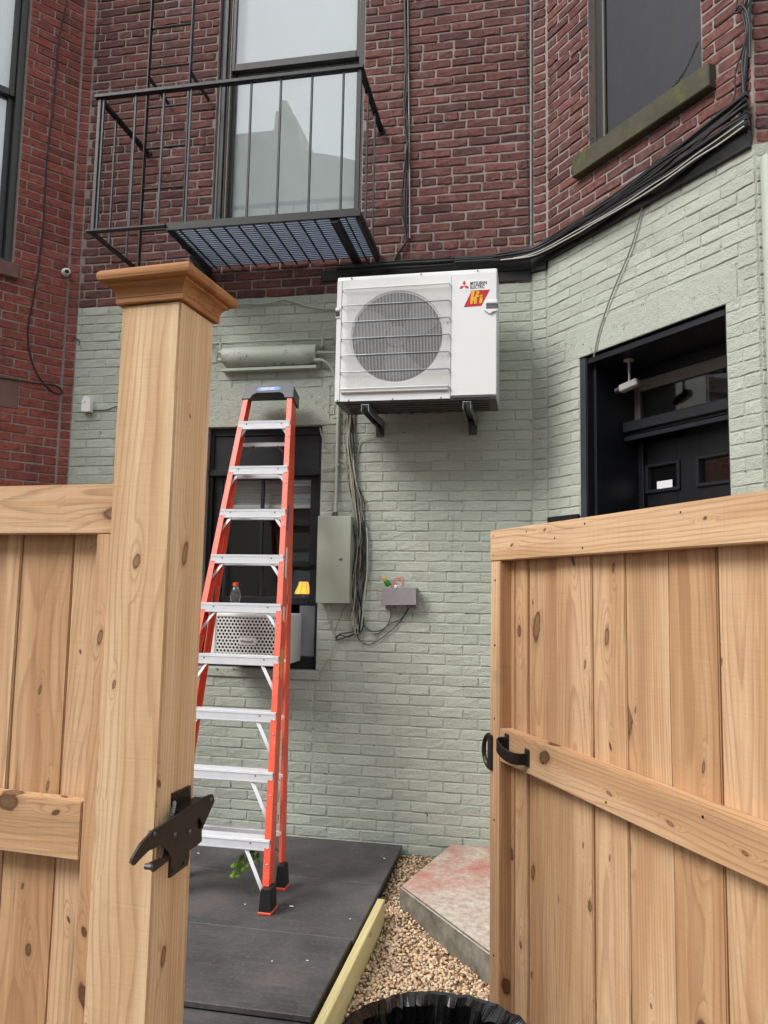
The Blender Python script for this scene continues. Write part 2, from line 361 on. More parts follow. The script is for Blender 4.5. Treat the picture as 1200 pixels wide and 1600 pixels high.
paint('screen', S(38, 40, 45), .6, .08, 3, 0); paint('room_dark', S(46, 44, 44), .8, .2, 4, 0); paint('curtain', S(220, 228, 229), .8, .03, 3, 0); paint('blind', S(196, 196, 194), .6, .04, 8, 0)
paint('paper', S(216, 216, 220), .7, .02, 10, 0)
paint('door_black', S(13, 14, 18), .38, .2, 10, .12, bscale=60, dirt=(S(60, 62, 62), 34, .74))
paint('bag_black', S(14, 14, 15), .26, .2, 12, .1, bscale=40)
paint('ac_shell', S(206, 206, 204), .45, .04, 8, .03); paint('ac_inner', S(30, 30, 32), .6, .1, 8, 0); paint('accordion', S(184, 184, 188), .5, .05, 10, 0)
t = NT('leaf'); t.set(color=t.ramp(t.island(), [(0, S(70, 110, 30)), (1, S(110, 150, 50))]), rough=.5); t.b.inputs['Subsurface Weight'].default_value = 0.0
t = NT('lamp_shade'); t.set(color=S(226, 160, 40), rough=.8, emis=(1.0, .42, .04), estr=1.0)
t = NT('clear_plastic'); t.set(color=(.92, .94, .94), rough=.06, trans=.92, alpha=.55)
def glass(name, refl, tintc=(1, 1, 1)):
    t = NT(name); t.t.nodes.remove(t.b); out = t.t.nodes['Material Output']
    g = t.n('BsdfGlossy'); g.inputs['Roughness'].default_value = .01; tr = t.n('BsdfTransparent'); tr.inputs[0].default_value = tuple(tintc)+(1,)
    fr = t.n('Fresnel'); t.l(t.math('MULTIPLY_ADD', t.n('NewGeometry').outputs['Backfacing'], 1/1.5-1.5, 1.5), fr.inputs[0]); m = t.n('MixShader')
    f = t.math('MULTIPLY', fr.outputs[0], refl, clamp=True); t.l(f, m.inputs[0]); t.l(tr.outputs[0], m.inputs[1]); t.l(g.outputs[0], m.inputs[2]); t.l(m.outputs[0], out.inputs[0]); return t.m
glass('glass', 3.6, (.985, .995, .99)); glass('glass_low', 1.3, (.94, .95, .95))

t = NT('deck'); p = t.pos(); f = t.noise(p, 3.2, 7, .65); b = t.ramp(f, [(.28, S(58, 57, 59)), (.5, S(78, 76, 77)), (.72, S(98, 94, 93))])
mp = t.n('Mapping'); t.l(p, mp.inputs[0]); mp.inputs['Scale'].default_value = (2.2, 26, 3); g = t.noise(mp.outputs[0], 1.5, 7, .7); b = t.mix(t.math('MULTIPLY', t.step(g, .48, .75), .30), b, S(120, 114, 110))
mp = t.n('Mapping'); t.l(p, mp.inputs[0]); mp.inputs['Scale'].default_value = (1.4, 90, 3); g2 = t.noise(mp.outputs[0], 2, 4, .6); b = t.mix(t.math('MULTIPLY', t.step(g2, .55, .7), .22), b, S(52, 51, 53))
k = t.noise(p, 1.6, 5, .6); b = t.mix(t.math('MULTIPLY', t.step(k, .52, .72), .6), b, S(98, 80, 72))
w8 = t.noise(p, 45, 8, .8); b = t.mix(t.math('MULTIPLY', t.step(w8, .53, .68), .55), b, S(126, 118, 112)); b = t.mix(t.math('MULTIPLY', t.step(w8, .44, .34), .5), b, S(36, 34, 36)); t.set(color=b, rough=t.math('MULTIPLY_ADD', f, .3, .45), spec=.35); t.bump(t.math('ADD', t.math('MULTIPLY', g2, .8), t.noise(p, 60, 4)), .35, .004)
t = NT('concrete'); p = t.pos(); f = t.noise(p, 26, 9, .78); b = t.ramp(f, [(.28, S(140, 124, 110)), (.5, S(186, 172, 158)), (.72, S(216, 206, 194))])
sx = t.n('SeparateXYZ'); t.l(p, sx.inputs[0]); r = t.noise(p, 2.2, 5, .62); redm = t.math('MULTIPLY', t.step(sx.outputs[1], -1.05, -.45), t.step(r, .36, .60)); b = t.mix(t.math('MULTIPLY', redm, .80), b, S(174, 88, 74))
g = t.noise(p, 150, 3); b = t.mix(t.math('MULTIPLY', t.step(g, .55, .7), .4), b, S(112, 98, 88)); t.set(color=b, rough=.9, spec=.2); t.bump(t.math('ADD', g, f), .5, .004)
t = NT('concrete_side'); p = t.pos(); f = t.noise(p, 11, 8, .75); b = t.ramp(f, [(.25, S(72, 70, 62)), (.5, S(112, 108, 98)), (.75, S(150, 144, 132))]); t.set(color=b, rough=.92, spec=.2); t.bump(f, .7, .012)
t = NT('gravel'); r = t.island(); b = t.ramp(t.math('FRACT', t.math('MULTIPLY', r, 13.7)), [(0, S(150, 112, 84)), (.2, S(206, 178, 142)), (.4, S(224, 200, 168)), (.6, S(190, 152, 116)), (.8, S(216, 196, 172)), (1, S(128, 100, 84))]); p = t.pos()
b = t.mix(t.math('MULTIPLY', t.step(t.noise(p, 3.3, 5, .6), .5, .68), .45), b, S(104, 78, 62)); t.set(color=b, rough=.85, spec=.25); t.bump(t.noise(p, 260, 3), .4, .002)
paint('gravel_bed', S(120, 96, 76), .95, .3, 40, .4); paint('soil', S(96, 90, 82), .95, .3, 3, .4, bscale=30)
paint('far_wall', S(166, 162, 154), .9, .2, 3, .1); paint('far_trim', S(150, 146, 140), .8, .1, 3, .1); paint('slate', S(74, 76, 84), .8, .2, 6, .2)
def procedural_brick(name, c1, c2, mo):
    t = NT(name); br = t.n('TexBrick'); br.inputs['Color1'].default_value = tuple(c1)+(1,); br.inputs['Color2'].default_value = tuple(c2)+(1,); br.inputs['Mortar'].default_value = tuple(mo)+(1,)
    sp = t.n('SeparateXYZ'); t.l(t.pos(), sp.inputs[0]); cb = t.n('CombineXYZ'); t.l(t.math('ADD', sp.outputs[0], t.math('MULTIPLY', sp.outputs[1], .8)), cb.inputs[0]); t.l(sp.outputs[2], cb.inputs[1]); t.l(cb.outputs[0], br.inputs[0])
    br.inputs['Scale'].default_value = 1; br.inputs['Brick Width'].default_value = .215; br.inputs['Row Height'].default_value = .065; br.inputs['Mortar Size'].default_value = .005
    t.set(color=br.outputs[0], rough=.9); return t.m
procedural_brick('far_brick', RED[0], RED[1], S(160, 150, 142))
# ------------------------------------------------------------------ brickwork
random.seed(7)
def brick_mesh(name, L, H, rough, edge, seed, mat, depth=.10):
    rnd = random.Random(seed); us = [0, edge/L, .34, .67, 1-edge/L, 1]; vs = [0, edge/H, .5, 1-edge/H, 1]
    V = []; Fc = []; nu, nv = len(us), len(vs)
    tilt = rnd.uniform(-1, 1)*rough*.5; tz = rnd.uniform(-1, 1)*rough*.5
    for j, v in enumerate(vs):
        for i, u in enumerate(us):
            rim = i in (0, nu-1) or j in (0, nv-1); corner = i in (0, nu-1) and j in (0, nv-1)
            y = (edge*.75 if rim else 0) + (edge*.5 if corner else 0) + rnd.uniform(-1, 1)*rough + tilt*(u-.5)*2 + tz*(v-.5)*2
            jx = rnd.uniform(-1, 1)*rough*1.1; jz = rnd.uniform(-1, 1)*rough*(1.6 if j in (0, nv-1) else .6)
            if corner: jx += (edge*.35 if i == 0 else -edge*.35); jz += (edge*.35 if j == 0 else -edge*.35)
            V.append(((u-.5)*L+jx, y, (v-.5)*H+jz))
    for j in range(nv-1):
        for i in range(nu-1): Fc.append((j*nu+i, j*nu+i+1, (j+1)*nu+i+1, (j+1)*nu+i))
    ring = [i for i in range(nu)] + [j*nu+nu-1 for j in range(1, nv)] + [(nv-1)*nu+i for i in range(nu-2, -1, -1)] + [j*nu for j in range(nv-2, 0, -1)]
    b0 = len(V)
    for k in ring: V.append((V[k][0], depth, V[k][2]))
    n = len(ring)
    for k in range(n): Fc.append((ring[k], b0+k, b0+(k+1) % n, ring[(k+1) % n]))
    me = bpy.data.meshes.new(name); me.from_pydata(V, [], Fc); me.update()
    me.materials.append(mat)
    return me
CRS = .065; BL = .215
KINDS = {'red': ('brick', MAT['brick_red_o'], MAT['brick_red_i'], .0021, .0052), 'orange': ('brick', MAT['brick_orange_o'], MAT['brick_orange_i'], .0016, .0040),
         'paint': ('painted_brick', MAT['paint_brick_o'], MAT['paint_brick_i'], .0014, .0040)}
JOINT = {'red': .0125, 'orange': .0105, 'paint': .0072}
VARS = {}
for k, (nm, mo, mi, ro, ed) in KINDS.items():
    j = JOINT[k]
    VARS[k] = {'s': [brick_mesh(nm, BL-j, CRS-j, ro, ed, 100+i, mo) for i in range(14)], 'h': [brick_mesh(nm, BL/2-j, CRS-j, ro, ed, 300+i, mo) for i in range(8)]}
def lay(pl, s0, s1, z0, z1, holes, kind, out, header=7, phase=0.0, headers_only=False):
    rnd = random.Random(int((pl.o.x+5)*1000)+int(z0*100)); i0 = math.floor(z0/CRS+1e-6); i1 = math.ceil(z1/CRS-1e-6)
    for i in range(i0, i1):
        zc = (i+.5)*CRS
        if zc < z0 or zc > z1: continue
        iv = [(s0, s1)]
        for a, b, c, d in holes:
            if c < zc < d:
                nv = []
                for p, q in iv:
                    if b <= p or a >= q: nv.append((p, q)); continue
                    if a > p: nv.append((p, a))
                    if b < q: nv.append((b, q))
                iv = nv
        pit = BL/2 if headers_only or (header and i % header == 3) else BL
        off = phase + ((i % 2)*pit/2 if not headers_only else 0) + rnd.uniform(-.012, .012)
        for p, q in iv:
            k = math.floor((p-off)/pit); 
            while off+k*pit < q:
                a = max(p, off+k*pit); b = min(q, off+(k+1)*pit); k += 1
                if b-a < .028: continue
                out.append((pl, (a+b)/2, zc, b-a, kind, rnd.randrange(10**6), rnd.uniform(-.0035, .0025)*(.55 if kind == 'paint' else 1), rnd.gauss(0, .010 if kind != 'paint' else .006)))
def occluded(x, y):
    return (110 < x < 335 and y > 405) or (x < 330 and y > 752) or (x > 766 and y > 812-.14*(x-766)) or (525 < x < 778 and 425 < y < 625)
def brick_matrix(e):
    pl, s, z, L, kind, sd, dj, rot = e; nom = BL if L > BL*.74 else BL/2; j = JOINT[kind]
    sx = max(.02, L-j)/(nom-j)
    m = Matrix.Translation(pl.w(s, dj, z)) @ pl.M.to_3x3().to_4x4() @ Matrix.Rotation(rot*(.6 if L > .15 else .8), 4, 'Y') @ Matrix.Diagonal((sx, 1, 1, 1))
    vs = VARS[kind]['s' if nom == BL else 'h']; return m, vs[sd % len(vs)]
def build_bricks(entries, parent, kind, limit=300):
    scored = []
    for e in entries:
        x, y, d = project(e[0].w(e[1], 0, e[2]))
        vis = d > .1 and -20 < x < 1220 and -20 < y < 1620 and not occluded(x, y)
        cosv = abs((e[0].w(e[1], 0, e[2])-CAM).normalized().dot(e[0].into))
        scored.append((e[3]*cosv/(d*d) if vis else 0, e))
    scored.sort(key=lambda t: -t[0]); ind = [e for a, e in scored[:limit] if a > 0]; rest = [e for a, e in scored[len(ind):]]
    for e in ind:
        m, me = brick_matrix(e); link(KINDS[kind][0], me, parent, m)
    V = []; Fc = []
    for e in rest:
        m, me = brick_matrix(e); b = len(V); V += [m @ v.co for v in me.vertices]; Fc += [tuple(b+i for i in p.vertices) for p in me.polygons]
    if V:
        me = bpy.data.meshes.new('brickwork'); me.from_pydata(V, [], Fc); me.update(); me.materials.append(KINDS[kind][2])
        o = link('brickwork' if kind != 'paint' else 'painted_brickwork', me, parent); o['kind'] = 'stuff'
def slab(pl, s0, s1, z0, z1, holes, d0, d1):
    xs = sorted({s0, s1, *[v for h in holes for v in h[:2] if s0 < v < s1]}); zs = sorted({z0, z1, *[v for h in holes for v in h[2:] if z0 < v < z1]})
    b = MB(); nx, nz_ = len(xs)-1, len(zs)-1
    def solid(i, j):
        if i < 0 or j < 0 or i >= nx or j >= nz_: return False
        cx, cz = (xs[i]+xs[i+1])/2, (zs[j]+zs[j+1])/2
        return not any(h[0] < cx < h[1] and h[2] < cz < h[3] for h in holes)
    for i in range(nx):
        for j in range(nz_):
            if not solid(i, j): continue
            a, c, e, f = xs[i], xs[i+1], zs[j], zs[j+1]
            b.face([(a, d0, e), (c, d0, e), (c, d0, f), (a, d0, f)]); b.face([(a, d1, e), (a, d1, f), (c, d1, f), (c, d1, e)])
            if not solid(i-1, j): b.face([(a, d0, e), (a, d0, f), (a, d1, f), (a, d1, e)])
            if not solid(i+1, j): b.face([(c, d0, e), (c, d1, e), (c, d1, f), (c, d0, f)])
            if not solid(i, j-1): b.face([(a, d0, e), (a, d1, e), (c, d1, e), (c, d0, e)])
            if not solid(i, j+1): b.face([(a, d0, f), (c, d0, f), (c, d1, f), (a, d1, f)])
    bmesh.ops.remove_doubles(b.bm, verts=b.bm.verts, dist=1e-5)
    return b

def ring_frame(b, s0, s1, z0, z1, d0, d1, w, bev=.003):
    """w = (left, right, bottom, top)"""
    l, r, bt, tp = w
    b.box(s0, s0+l, d0, d1, z0, z1, bev); b.box(s1-r, s1, d0, d1, z0, z1, bev)
    b.box(s0+l, s1-r, d0, d1, z0, z0+bt, bev); b.box(s0+l, s1-r, d0, d1, z1-tp, z1, bev)
    return b

# ------------------------------------------------------------------ the setting
b = MB(); b.face([(-120, -120, -.22), (120, -120, -.22), (120, 120, -.22), (-120, 120, -.22)]); tag(b.build('ground', MAT['soil']), kind='structure')

ZG = W.px(364, 474.6)[1]                 # top of the painted storey on the rear wall
ZG = round(ZG/CRS)*CRS
TOP = 6.76
house = empty('brick_house', (-1.6, 0, 0), 'dark red brick house with sage painted ground storey, balcony window and angled bay', 'house')
UW = (W.px(345, 0)[0]-.002, W.px(566, 200)[0]+.002, 3.85, 6.37)
gx0, gzt = W.px(325, 661); gx1, gzb = W.px(493, 1047)
GW = (gx0, gx1, round(gzb/CRS)*CRS, round(gzt/CRS)*CRS)
es_red, es_paint = [], []
lay(W, -3.255, -.004, ZG, TOP, [UW], 'red', es_red); ZI = round(W.px(490, 1232)[1]/CRS)*CRS
lay(W, GW[0]+.01, GW[1]-.012, ZI, GW[2], [], 'paint', es_paint, header=0, phase=.07)
lay(W, -3.255, -.004, -.13, ZG, [GW, (GW[0], GW[1]-.002, ZI, GW[2]), (GW[0]-.02, GW[1]+.02, GW[3], GW[3]+.26)], 'paint', es_paint, header=0)
ZS = round(SR.px(843, 416)[1]/CRS)*CRS
lay(SR, .004, RW-.002, ZS, TOP, [], 'red', es_red, headers_only=True); lay(SR, .004, RW-.002, -.13, ZS, [], 'paint', es_paint, headers_only=True)
BE = 1.49
BD = (RB.px(905, 560)[0], RB.px(1133, 475)[0], -.05, RB.px(1020, 517.5)[1])
BW = (RB.px(919, 150)[0], RB.px(1095, 80)[0], RB.px(893, 258)[1]-.13, 6.24)
zb = RB.px(1000, 325)[1]                 # underside of the black band on the bay
lt = (RB.px(883, 550)[0], RB.px(1153, 470)[0], BD[3], BD[3]+.195)
lay(RB, 0.004, BE, zb, TOP, [BW], 'red', es_red, header=0); lay(RB, 0.004, BE, -.13, zb, [BD, lt], 'paint', es_paint, header=0)
FB = Plane(RB.w(BE, 0, 0), 0)
lay(FB, .004, .5, 3.7, TOP, [], 'red', es_red, header=0); lay(FB, .004, .5, -.13, 3.7, [], 'paint', es_paint, header=0)
build_bricks(es_red, house, 'red'); build_bricks(es_paint, house, 'paint')
mr, mp_ = MAT['mortar'], MAT['paint_mortar']
slab(W, -3.255, 0, ZG, TOP, [UW], .0062, .16).build('mortar_wall', mr, house, W.M); slab(W, -3.255, 0, -.2, ZG, [GW], .0040, .16).build('painted_mortar_wall', mp_, house, W.M)
slab(SR, 0, RW, ZS, TOP, [], .0062, .1).build('corner_mortar', mr, house, SR.M); slab(SR, 0, RW, -.2, ZS, [], .0040, .1).build('corner_painted_mortar', mp_, house, SR.M)
slab(RB, 0, BE, zb, TOP, [BW], .0062, .16).build('bay_mortar', mr, house, RB.M); slab(RB, 0, BE, -.2, zb, [BD], .0040, .16).build('bay_painted_mortar', mp_, house, RB.M)
slab(FB, 0, .5, 3.7, TOP, [], .0062, .1).build('bay_front_mortar', mr, house, FB.M); slab(FB, 0, .5, -.2, 3.7, [], .0040, .1).build('bay_front_painted_mortar', mp_, house, FB.M)
# the house goes on above, beyond and behind
b = MB(); b.box(-3.25, 1.2, .165, 9, TOP, 11); b.box(-3.25, -.01, .0, .165, TOP+.002, 11)
b.build('upper_storey', MAT['far_brick'], house)
b = MB(); b.poly([(0, TOP), (FB.o.x+2.4, TOP), (FB.o.x+2.4, 11), (0, 11)], FB.o.y+.01, .16); b.build('bay_upper', MAT['far_brick'], house)
b = MB(); b.box(.5, 2.4, 0.006, .16, -.2, TOP); b.build('bay_front', MAT['far_brick'], house, FB.M)
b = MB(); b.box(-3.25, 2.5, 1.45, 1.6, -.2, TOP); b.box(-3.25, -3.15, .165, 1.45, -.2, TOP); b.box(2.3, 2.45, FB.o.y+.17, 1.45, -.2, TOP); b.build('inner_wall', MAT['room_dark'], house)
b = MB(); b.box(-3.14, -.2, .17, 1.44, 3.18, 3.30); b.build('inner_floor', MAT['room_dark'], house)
# smooth rendered patch over the ground window head, stone lintel over the door, sills
b = MB(); rl = random.Random(8); x0_, x1_ = GW[0]-.03, GW[1]+.05
ol = [(x0_, GW[3]+.002), (x1_, GW[3]+.002)] + [(x1_-(x1_-x0_)*k/18+rl.uniform(-.008, .008), GW[3]+.262+rl.uniform(-.016, .016)) for k in range(19)]
b.poly(ol, -.0035, .09); b.build('render_patch', mp_, house, W.M)
for pl_, o_, nm_ in ((W, Vector((0, 0, 0)), house), (RB, RB.o, house), (FB, FB.o, house)):
    iv_ = (pl_.into + (W.into if pl_ is not FB else RB.into)).normalized(); cc0 = Vector((o_.x, o_.y, 0)) + iv_*.0235
    MB().tube([cc0+Vector((0, 0, -.2)), cc0+Vector((0, 0, zb))], .019, 12).build('corner_joint', mp_, house); MB().tube([cc0+Vector((0, 0, zb)), cc0+Vector((0, 0, TOP))], .019, 12).build('corner_joint', mr, house)
b = MB(); b.box(GW[0]-.03, GW[1]+.03, -.012, .12, GW[2]-.062, GW[2]-.002, .006); b.build('sill', mp_, house, W.M)
b = MB(); b.box(lt[0]+.002, lt[1]-.002, -.002, .16, lt[2], lt[3]-.003, .004); b.build('lintel', mp_, house, RB.M)
b = MB(); b.box(RB.px(893, 258, -.05)[0], RB.px(1107, 108, -.05)[0], -.05, .16, BW[2]+.003, BW[2]+.132, .006); b.build('sill', MAT['mossy_sill'], house, RB.M)
b = MB(); b.box(.004, BE-.01, -.022, .05, zb-.015, zb+.075, .004); b.build('black_band', MAT['tar_black'], house, RB.M)
b = MB(); b.box(-.004, RW+.004, -.017, .03, ZS-.004, zb+.08, .004); b.build('black_band', MAT['tar_black'], house, SR.M)
zw0 = W.px(815, 437)[1]; zw1 = W.px(815, 405)[1]
b = MB(); b.box(-1.42, -.006, -.012, .03, zw1-.075, zw1, .004); b.build('black_band', MAT['tar_black'], house, W.M)
b = MB(); b.box(-.24, -.006, -.006, .03, zw0-.01, zw1-.077, .004); b.build('black_patch', MAT['tar_black'], house, W.M)
b = MB(); b.box(RB.px(862, 812)[0]-.02, BD[0]-.004, -.02, .05, RB.px(862, 812)[1]-.05, RB.px(862, 808)[1], .004); b.build('black_ledge', MAT['navy'], house, RB.M)

def pane(name, s0, s1, z0, z1, d, parent, M, mat='glass'):
    b = MB(); b.box(s0, s1, d, d+.005, z0, z1); return b.build(name, MAT[mat], parent, M)
# --- balcony window
f = ring_frame(MB(), UW[0], UW[1], UW[2], UW[3], .035, .115, (.052, .045, .05, .07)).build('window', MAT['bronze'], house, W.M)
zu = W.px(460, 96, .07)[1]; sl0, sr0 = W.px(366, 60, .07)[0]-.012, W.px(554, 60, .07)[0]+.012
ring_frame(MB(), UW[0]+.053, UW[0]+.082, UW[2]+.05, UW[3]-.07, .055, .11, (.012, .012, .002, .002)).build('jamb_track', MAT['bronze_light'], f, W.M)
ring_frame(MB(), UW[0]+.083, UW[1]-.046, zu-.03, UW[3]-.07, .058, .088, (.026, .026, .055, .05)).build('sash', MAT['bronze'], f, W.M)
ring_frame(MB(), UW[0]+.083, UW[1]-.046, UW[2]+.05, zu+.022, .090, .114, (.026, .026, .06, .05)).build('sash', MAT['bronze'], f, W.M)
pane('pane', UW[0]+.107, UW[1]-.070, zu+.02, UW[3]-.118, .070, f, W.M); pane('pane', UW[0]+.107, UW[1]-.070, UW[2]+.11, zu-.02, .100, f, W.M)
def drape(s0, s1, z0, z1, d, amp=.012, per=.11):
    b = MB(); n = 90; vs = []
    for k in range(n+1):
        s = s0+(s1-s0)*k/n; y = d + amp*math.sin(2*math.pi*s/per) + amp*.6*math.sin(2*math.pi*s/(per*2.7)+1); vs.append((b.bm.verts.new((s, y, z0)), b.bm.verts.new((s, y, z1))))
    for a, c in zip(vs, vs[1:]): b.bm.faces.new((a[0], c[0], c[1], a[1]))
    return b
drape(UW[0]+.02, UW[1]-.02, UW[2]+.05, UW[3]-.03, .119, .0004).build('curtain', MAT['curtain'], f, W.M, smooth=True)
b = MB(); b.box(UW[0]-.02, UW[1]+.02, .161, .165, UW[2]-.05, UW[2]+.06); b.box(UW[0]-.06, UW[1]+.06, .005, .155, UW[3]+.002, UW[3]+.19, .005); b.build('lintel', MAT['brownstone'], house, W.M)
# --- ground window
M_ = W.M
f = ring_frame(MB(), GW[0]+.004, GW[1]-.004, GW[2]+.004, GW[3]-.004, .045, .13, (.03, .022, .05, .05)).build('window', MAT['navy'], house, M_)
zp = W.px(420, 738, .08)[1]; zmr = W.px(420, 880, .1)[1]; zsb = W.px(420, 936, .1)[1]
a0, a1 = GW[0]+.035, GW[1]-.027
b = MB(); b.box(a0, a1, .055, .12, zp, GW[3]-.055, .003); b.box(a0-.03, a1+.022, .03, .052, zp-.03, zp+.012, .004); b.build('head_panel', MAT['navy'], f, M_)
ring_frame(MB(), a0, a1, zmr-.012, zp-.002, .075, .105, (.062, .062, .03, .05)).build('sash', MAT['navy'], f, M_)
ring_frame(MB(), a0, a1, zsb-.035, zmr+.018, .106, .13, (.062, .062, .05, .03)).build('sash', MAT['navy'], f, M_)
sm = W.px(410, 800, .09)[0]
b = MB(); b.box(sm-.011, sm+.011, .078, .103, zmr+.018, zp-.05, .003); b.build('muntin', MAT['navy'], f, M_)
b = MB(); b.box(sm-.011, sm+.011, .108, .128, zsb+.014, zmr-.01, .003); b.build('muntin', MAT['navy'], f, M_)
for q0, q1 in ((a0+.061, sm-.01), (sm+.01, a1-.061)):
    pane('pane', q0, q1, zmr+.016, zp-.05, .088, f, M_, 'glass_low'); pane('pane', q0, q1, zsb+.013, zmr-.01, .117, f, M_, 'glass_low')
zbl = W.px(440, 790, .2)[1]
n = int((zp-zbl)/.022)
bb = MB()
for k in range(n): bb.box(a0+.01, a1-.01, .137, .159, zbl+k*.022+.004, zbl+k*.022+.007, 0, Matrix.Translation((0, .148, zbl+k*.022)) @ Matrix.Rotation(-.9, 4, 'X') @ Matrix.Translation((0, -.148, -zbl-k*.022)))
bb.box(a0+.01, a1-.01, .136, .160, zbl-.028, zbl-.002, .003); bb.build('blind', MAT['blind'], f, M_)['kind'] = 'stuff'
b = MB(); b.box(a0, a1, .03, .13, GW[2]+.05, GW[2]+.085, .004); b.build('stool', MAT['navy'], f, M_)
# --- bay window
sd = (BW[0], BW[1], BW[2]+.135, BW[3])
f = ring_frame(MB(), sd[0], sd[1], sd[2], sd[3], .06, .15, (.06, .022, .03, .06)).build('window', MAT['bronze'], house, RB.M)
ring_frame(MB(), sd[0]+.061, sd[1]-.023, sd[2]+.03, sd[3]-.06, .058, .078, (.014, .014, .014, .014)).build('storm_frame', MAT['bronze_light'], f, RB.M)
ring_frame(MB(), sd[0]+.077, sd[1]-.039, sd[2]+.045, sd[3]-.075, .09, .125, (.06, .03, .05, .05)).build('sash', MAT['bronze'], f, RB.M)
b = MB(); b.box(sd[0]+.08, sd[1]-.04, .080, .083, sd[2]+.05, sd[3]-.08); b.build('dark_screen', MAT['screen'], f, RB.M)  # opaque dark sheet, added to hide mirrored brick and darken the pane
pane('pane', sd[0]+.135, sd[1]-.067, sd[2]+.09, sd[3]-.12, .105, f, RB.M, 'glass_low')
b = MB(); b.box(sd[0]-.06, sd[1]+.06, .0, .16, sd[3]+.002, sd[3]+.19, .005); b.build('lintel', MAT['brownstone'], house, RB.M)
for i, (q0, q1) in enumerate((((916, 205), (960, 229)), ((1093, 68), (1053, 141)))):
    p0 = RB.w(*[RB.px(*q0)[0], -.012, RB.px(*q0)[1]]); p1 = RB.w(RB.px(*q1)[0], -.02, RB.px(*q1)[1])
    pts = [p0.lerp(p1, t_/14) + Vector((0, 0, -.03*math.sin(math.pi*t_/14))) for t_ in range(15)]
    b = MB()
    for k in range(14):
        c = (pts[k]+pts[k+1])/2; t_ = (pts[k+1]-pts[k]).normalized(); u_ = t_.orthogonal().normalized() if k % 2 else t_.cross(t_.orthogonal()).normalized()
        L_ = (pts[k+1]-pts[k]).length*.72
        b.tube([c+t_*L_*math.cos(a*math.pi/4)+u_*.006*math.sin(a*math.pi/4) for a in range(8)], .0017, 5, closed=True)
    b.build('security_chain', MAT['iron'], f)
# --- recessed doorway in the bay
d_in = .34
f = MB(); f.box(BD[0]+.003, BD[0]+.05, .012, .08, BD[2], BD[3]-.004, .003); f.box(BD[1]-.02, BD[1]-.003, .02, .08, BD[2], BD[3]-.004, .003)
f.box(BD[0]+.052, BD[0]+.075, .06, d_in+.12, BD[2], BD[3]-.02, .002); f.box(BD[1]-.02, BD[1]-.004, .085, d_in+.12, BD[2], BD[3]-.02, .002); f.box(BD[0]+.05, BD[1]-.02, .02, d_in+.12, BD[3]-.045, BD[3]-.01, .002)
dr = f.build('doorway', MAT['navy'], house, RB.M)
b = MB(); b.box(BD[0]+.001, BD[0]+.046, .004, .0115, BD[2], BD[3]-.008, .002); b.build('casing', MAT['navy_light'], dr, RB.M)
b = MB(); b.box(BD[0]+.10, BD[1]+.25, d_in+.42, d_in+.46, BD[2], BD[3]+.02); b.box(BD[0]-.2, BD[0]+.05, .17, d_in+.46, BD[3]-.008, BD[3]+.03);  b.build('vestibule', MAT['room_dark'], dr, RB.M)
zt1 = RB.px(1135, 632, d_in)[1]; zt0 = RB.px(1135, 652, d_in)[1]
b = MB(); b.box(BD[0]+.076, BD[1]-.02, d_in-.05, d_in+.05, zt0, zt1, .006); b.box(BD[0]+.076, BD[1]-.02, d_in-.075, d_in-.051, zt0+.02, zt1+.015, .006); b.box(BD[0]+.076, BD[1]-.02, d_in-.062, d_in-.0505, zt0-.03, zt0-.002, .003); b.build('transom_bar', MAT['navy'], dr, RB.M)
tl = RB.px(990, 650, d_in+.05)[0]
tf = ring_frame(MB(), tl, BD[1]-.02, zt1+.012, BD[3]-.11, d_in+.03, d_in+.06, (.07, .04, .02, .07)).build('transom_window', MAT['bronze_light'], dr, RB.M)
pane('pane', tl+.065, BD[1]-.06, zt1+.03, BD[3]-.18, d_in+.045, tf, RB.M, 'glass')
b = MB(); b.box(BD[0]+.076, tl-.002, d_in+.03, d_in+.06, zt1+.02, BD[3]-.046); b.box(tl, BD[1]-.02, d_in+.03, d_in+.06, BD[3]-.108, BD[3]-.046); b.build('transom_panel', MAT['door_black'], dr, RB.M)
dd = d_in+.08
door = MB(); zd1 = zt0-.033
p1 = [RB.px(880+x/4.286, 470+y/4.286, dd) for x, y in ((575, 1270), (765, 1090), (920, 1230), (1150, 1010))]
A0, A1, B0, B1 = p1[0][0], p1[1][0], p1[2][0], min(p1[3][0], BD[1]-.05); pz0, pz1 = p1[0][1], p1[1][1]
L0, L1 = BD[0]+.12, BD[1]-.022
door.box(L0, A0, dd, dd+.04, .0, zd1, .002); door.box(A1, B0, dd, dd+.04, .0, zd1, .002); door.box(B1, L1, dd, dd+.04, .0, zd1, .002)
for q0, q1 in ((A0, A1), (B0, B1)):
    door.box(q0, q1, dd, dd+.04, pz1, zd1, 0); door.box(q0, q1, dd, dd+.04, .0, pz0, 0)
dob = door.build('door', MAT['door_black'], dr, RB.M)
b = MB(); b.box(BD[0]+.076, L0-.003, dd-.03, dd+.04, .0, zd1, .004); b.build('door_jamb', MAT['navy'], dr, RB.M)
for q0, q1 in ((A0, A1), (B0, B1)):
    ring_frame(MB(), q0-.022, q1+.022, pz0-.022, pz1+.022, dd-.014, dd-.001, (.022,)*4, .004).build('pane_moulding', MAT['navy'], dr, RB.M)
for q0, q1 in ((A0, A1), (B0, B1)): pane('door_pane', q0, q1, pz0, pz1, dd+.015, dr, RB.M, 'glass')
n0 = RB.px(880+622/4.286, 470+1262/4.286, dd); n1 = RB.px(880+724/4.286, 470+1195/4.286, dd)
b = MB(); b.box(n0[0], n1[0], dd+.008, dd+.0095, n0[1], n1[1]); b.build('paper_note', MAT['paper'], dr, RB.M)

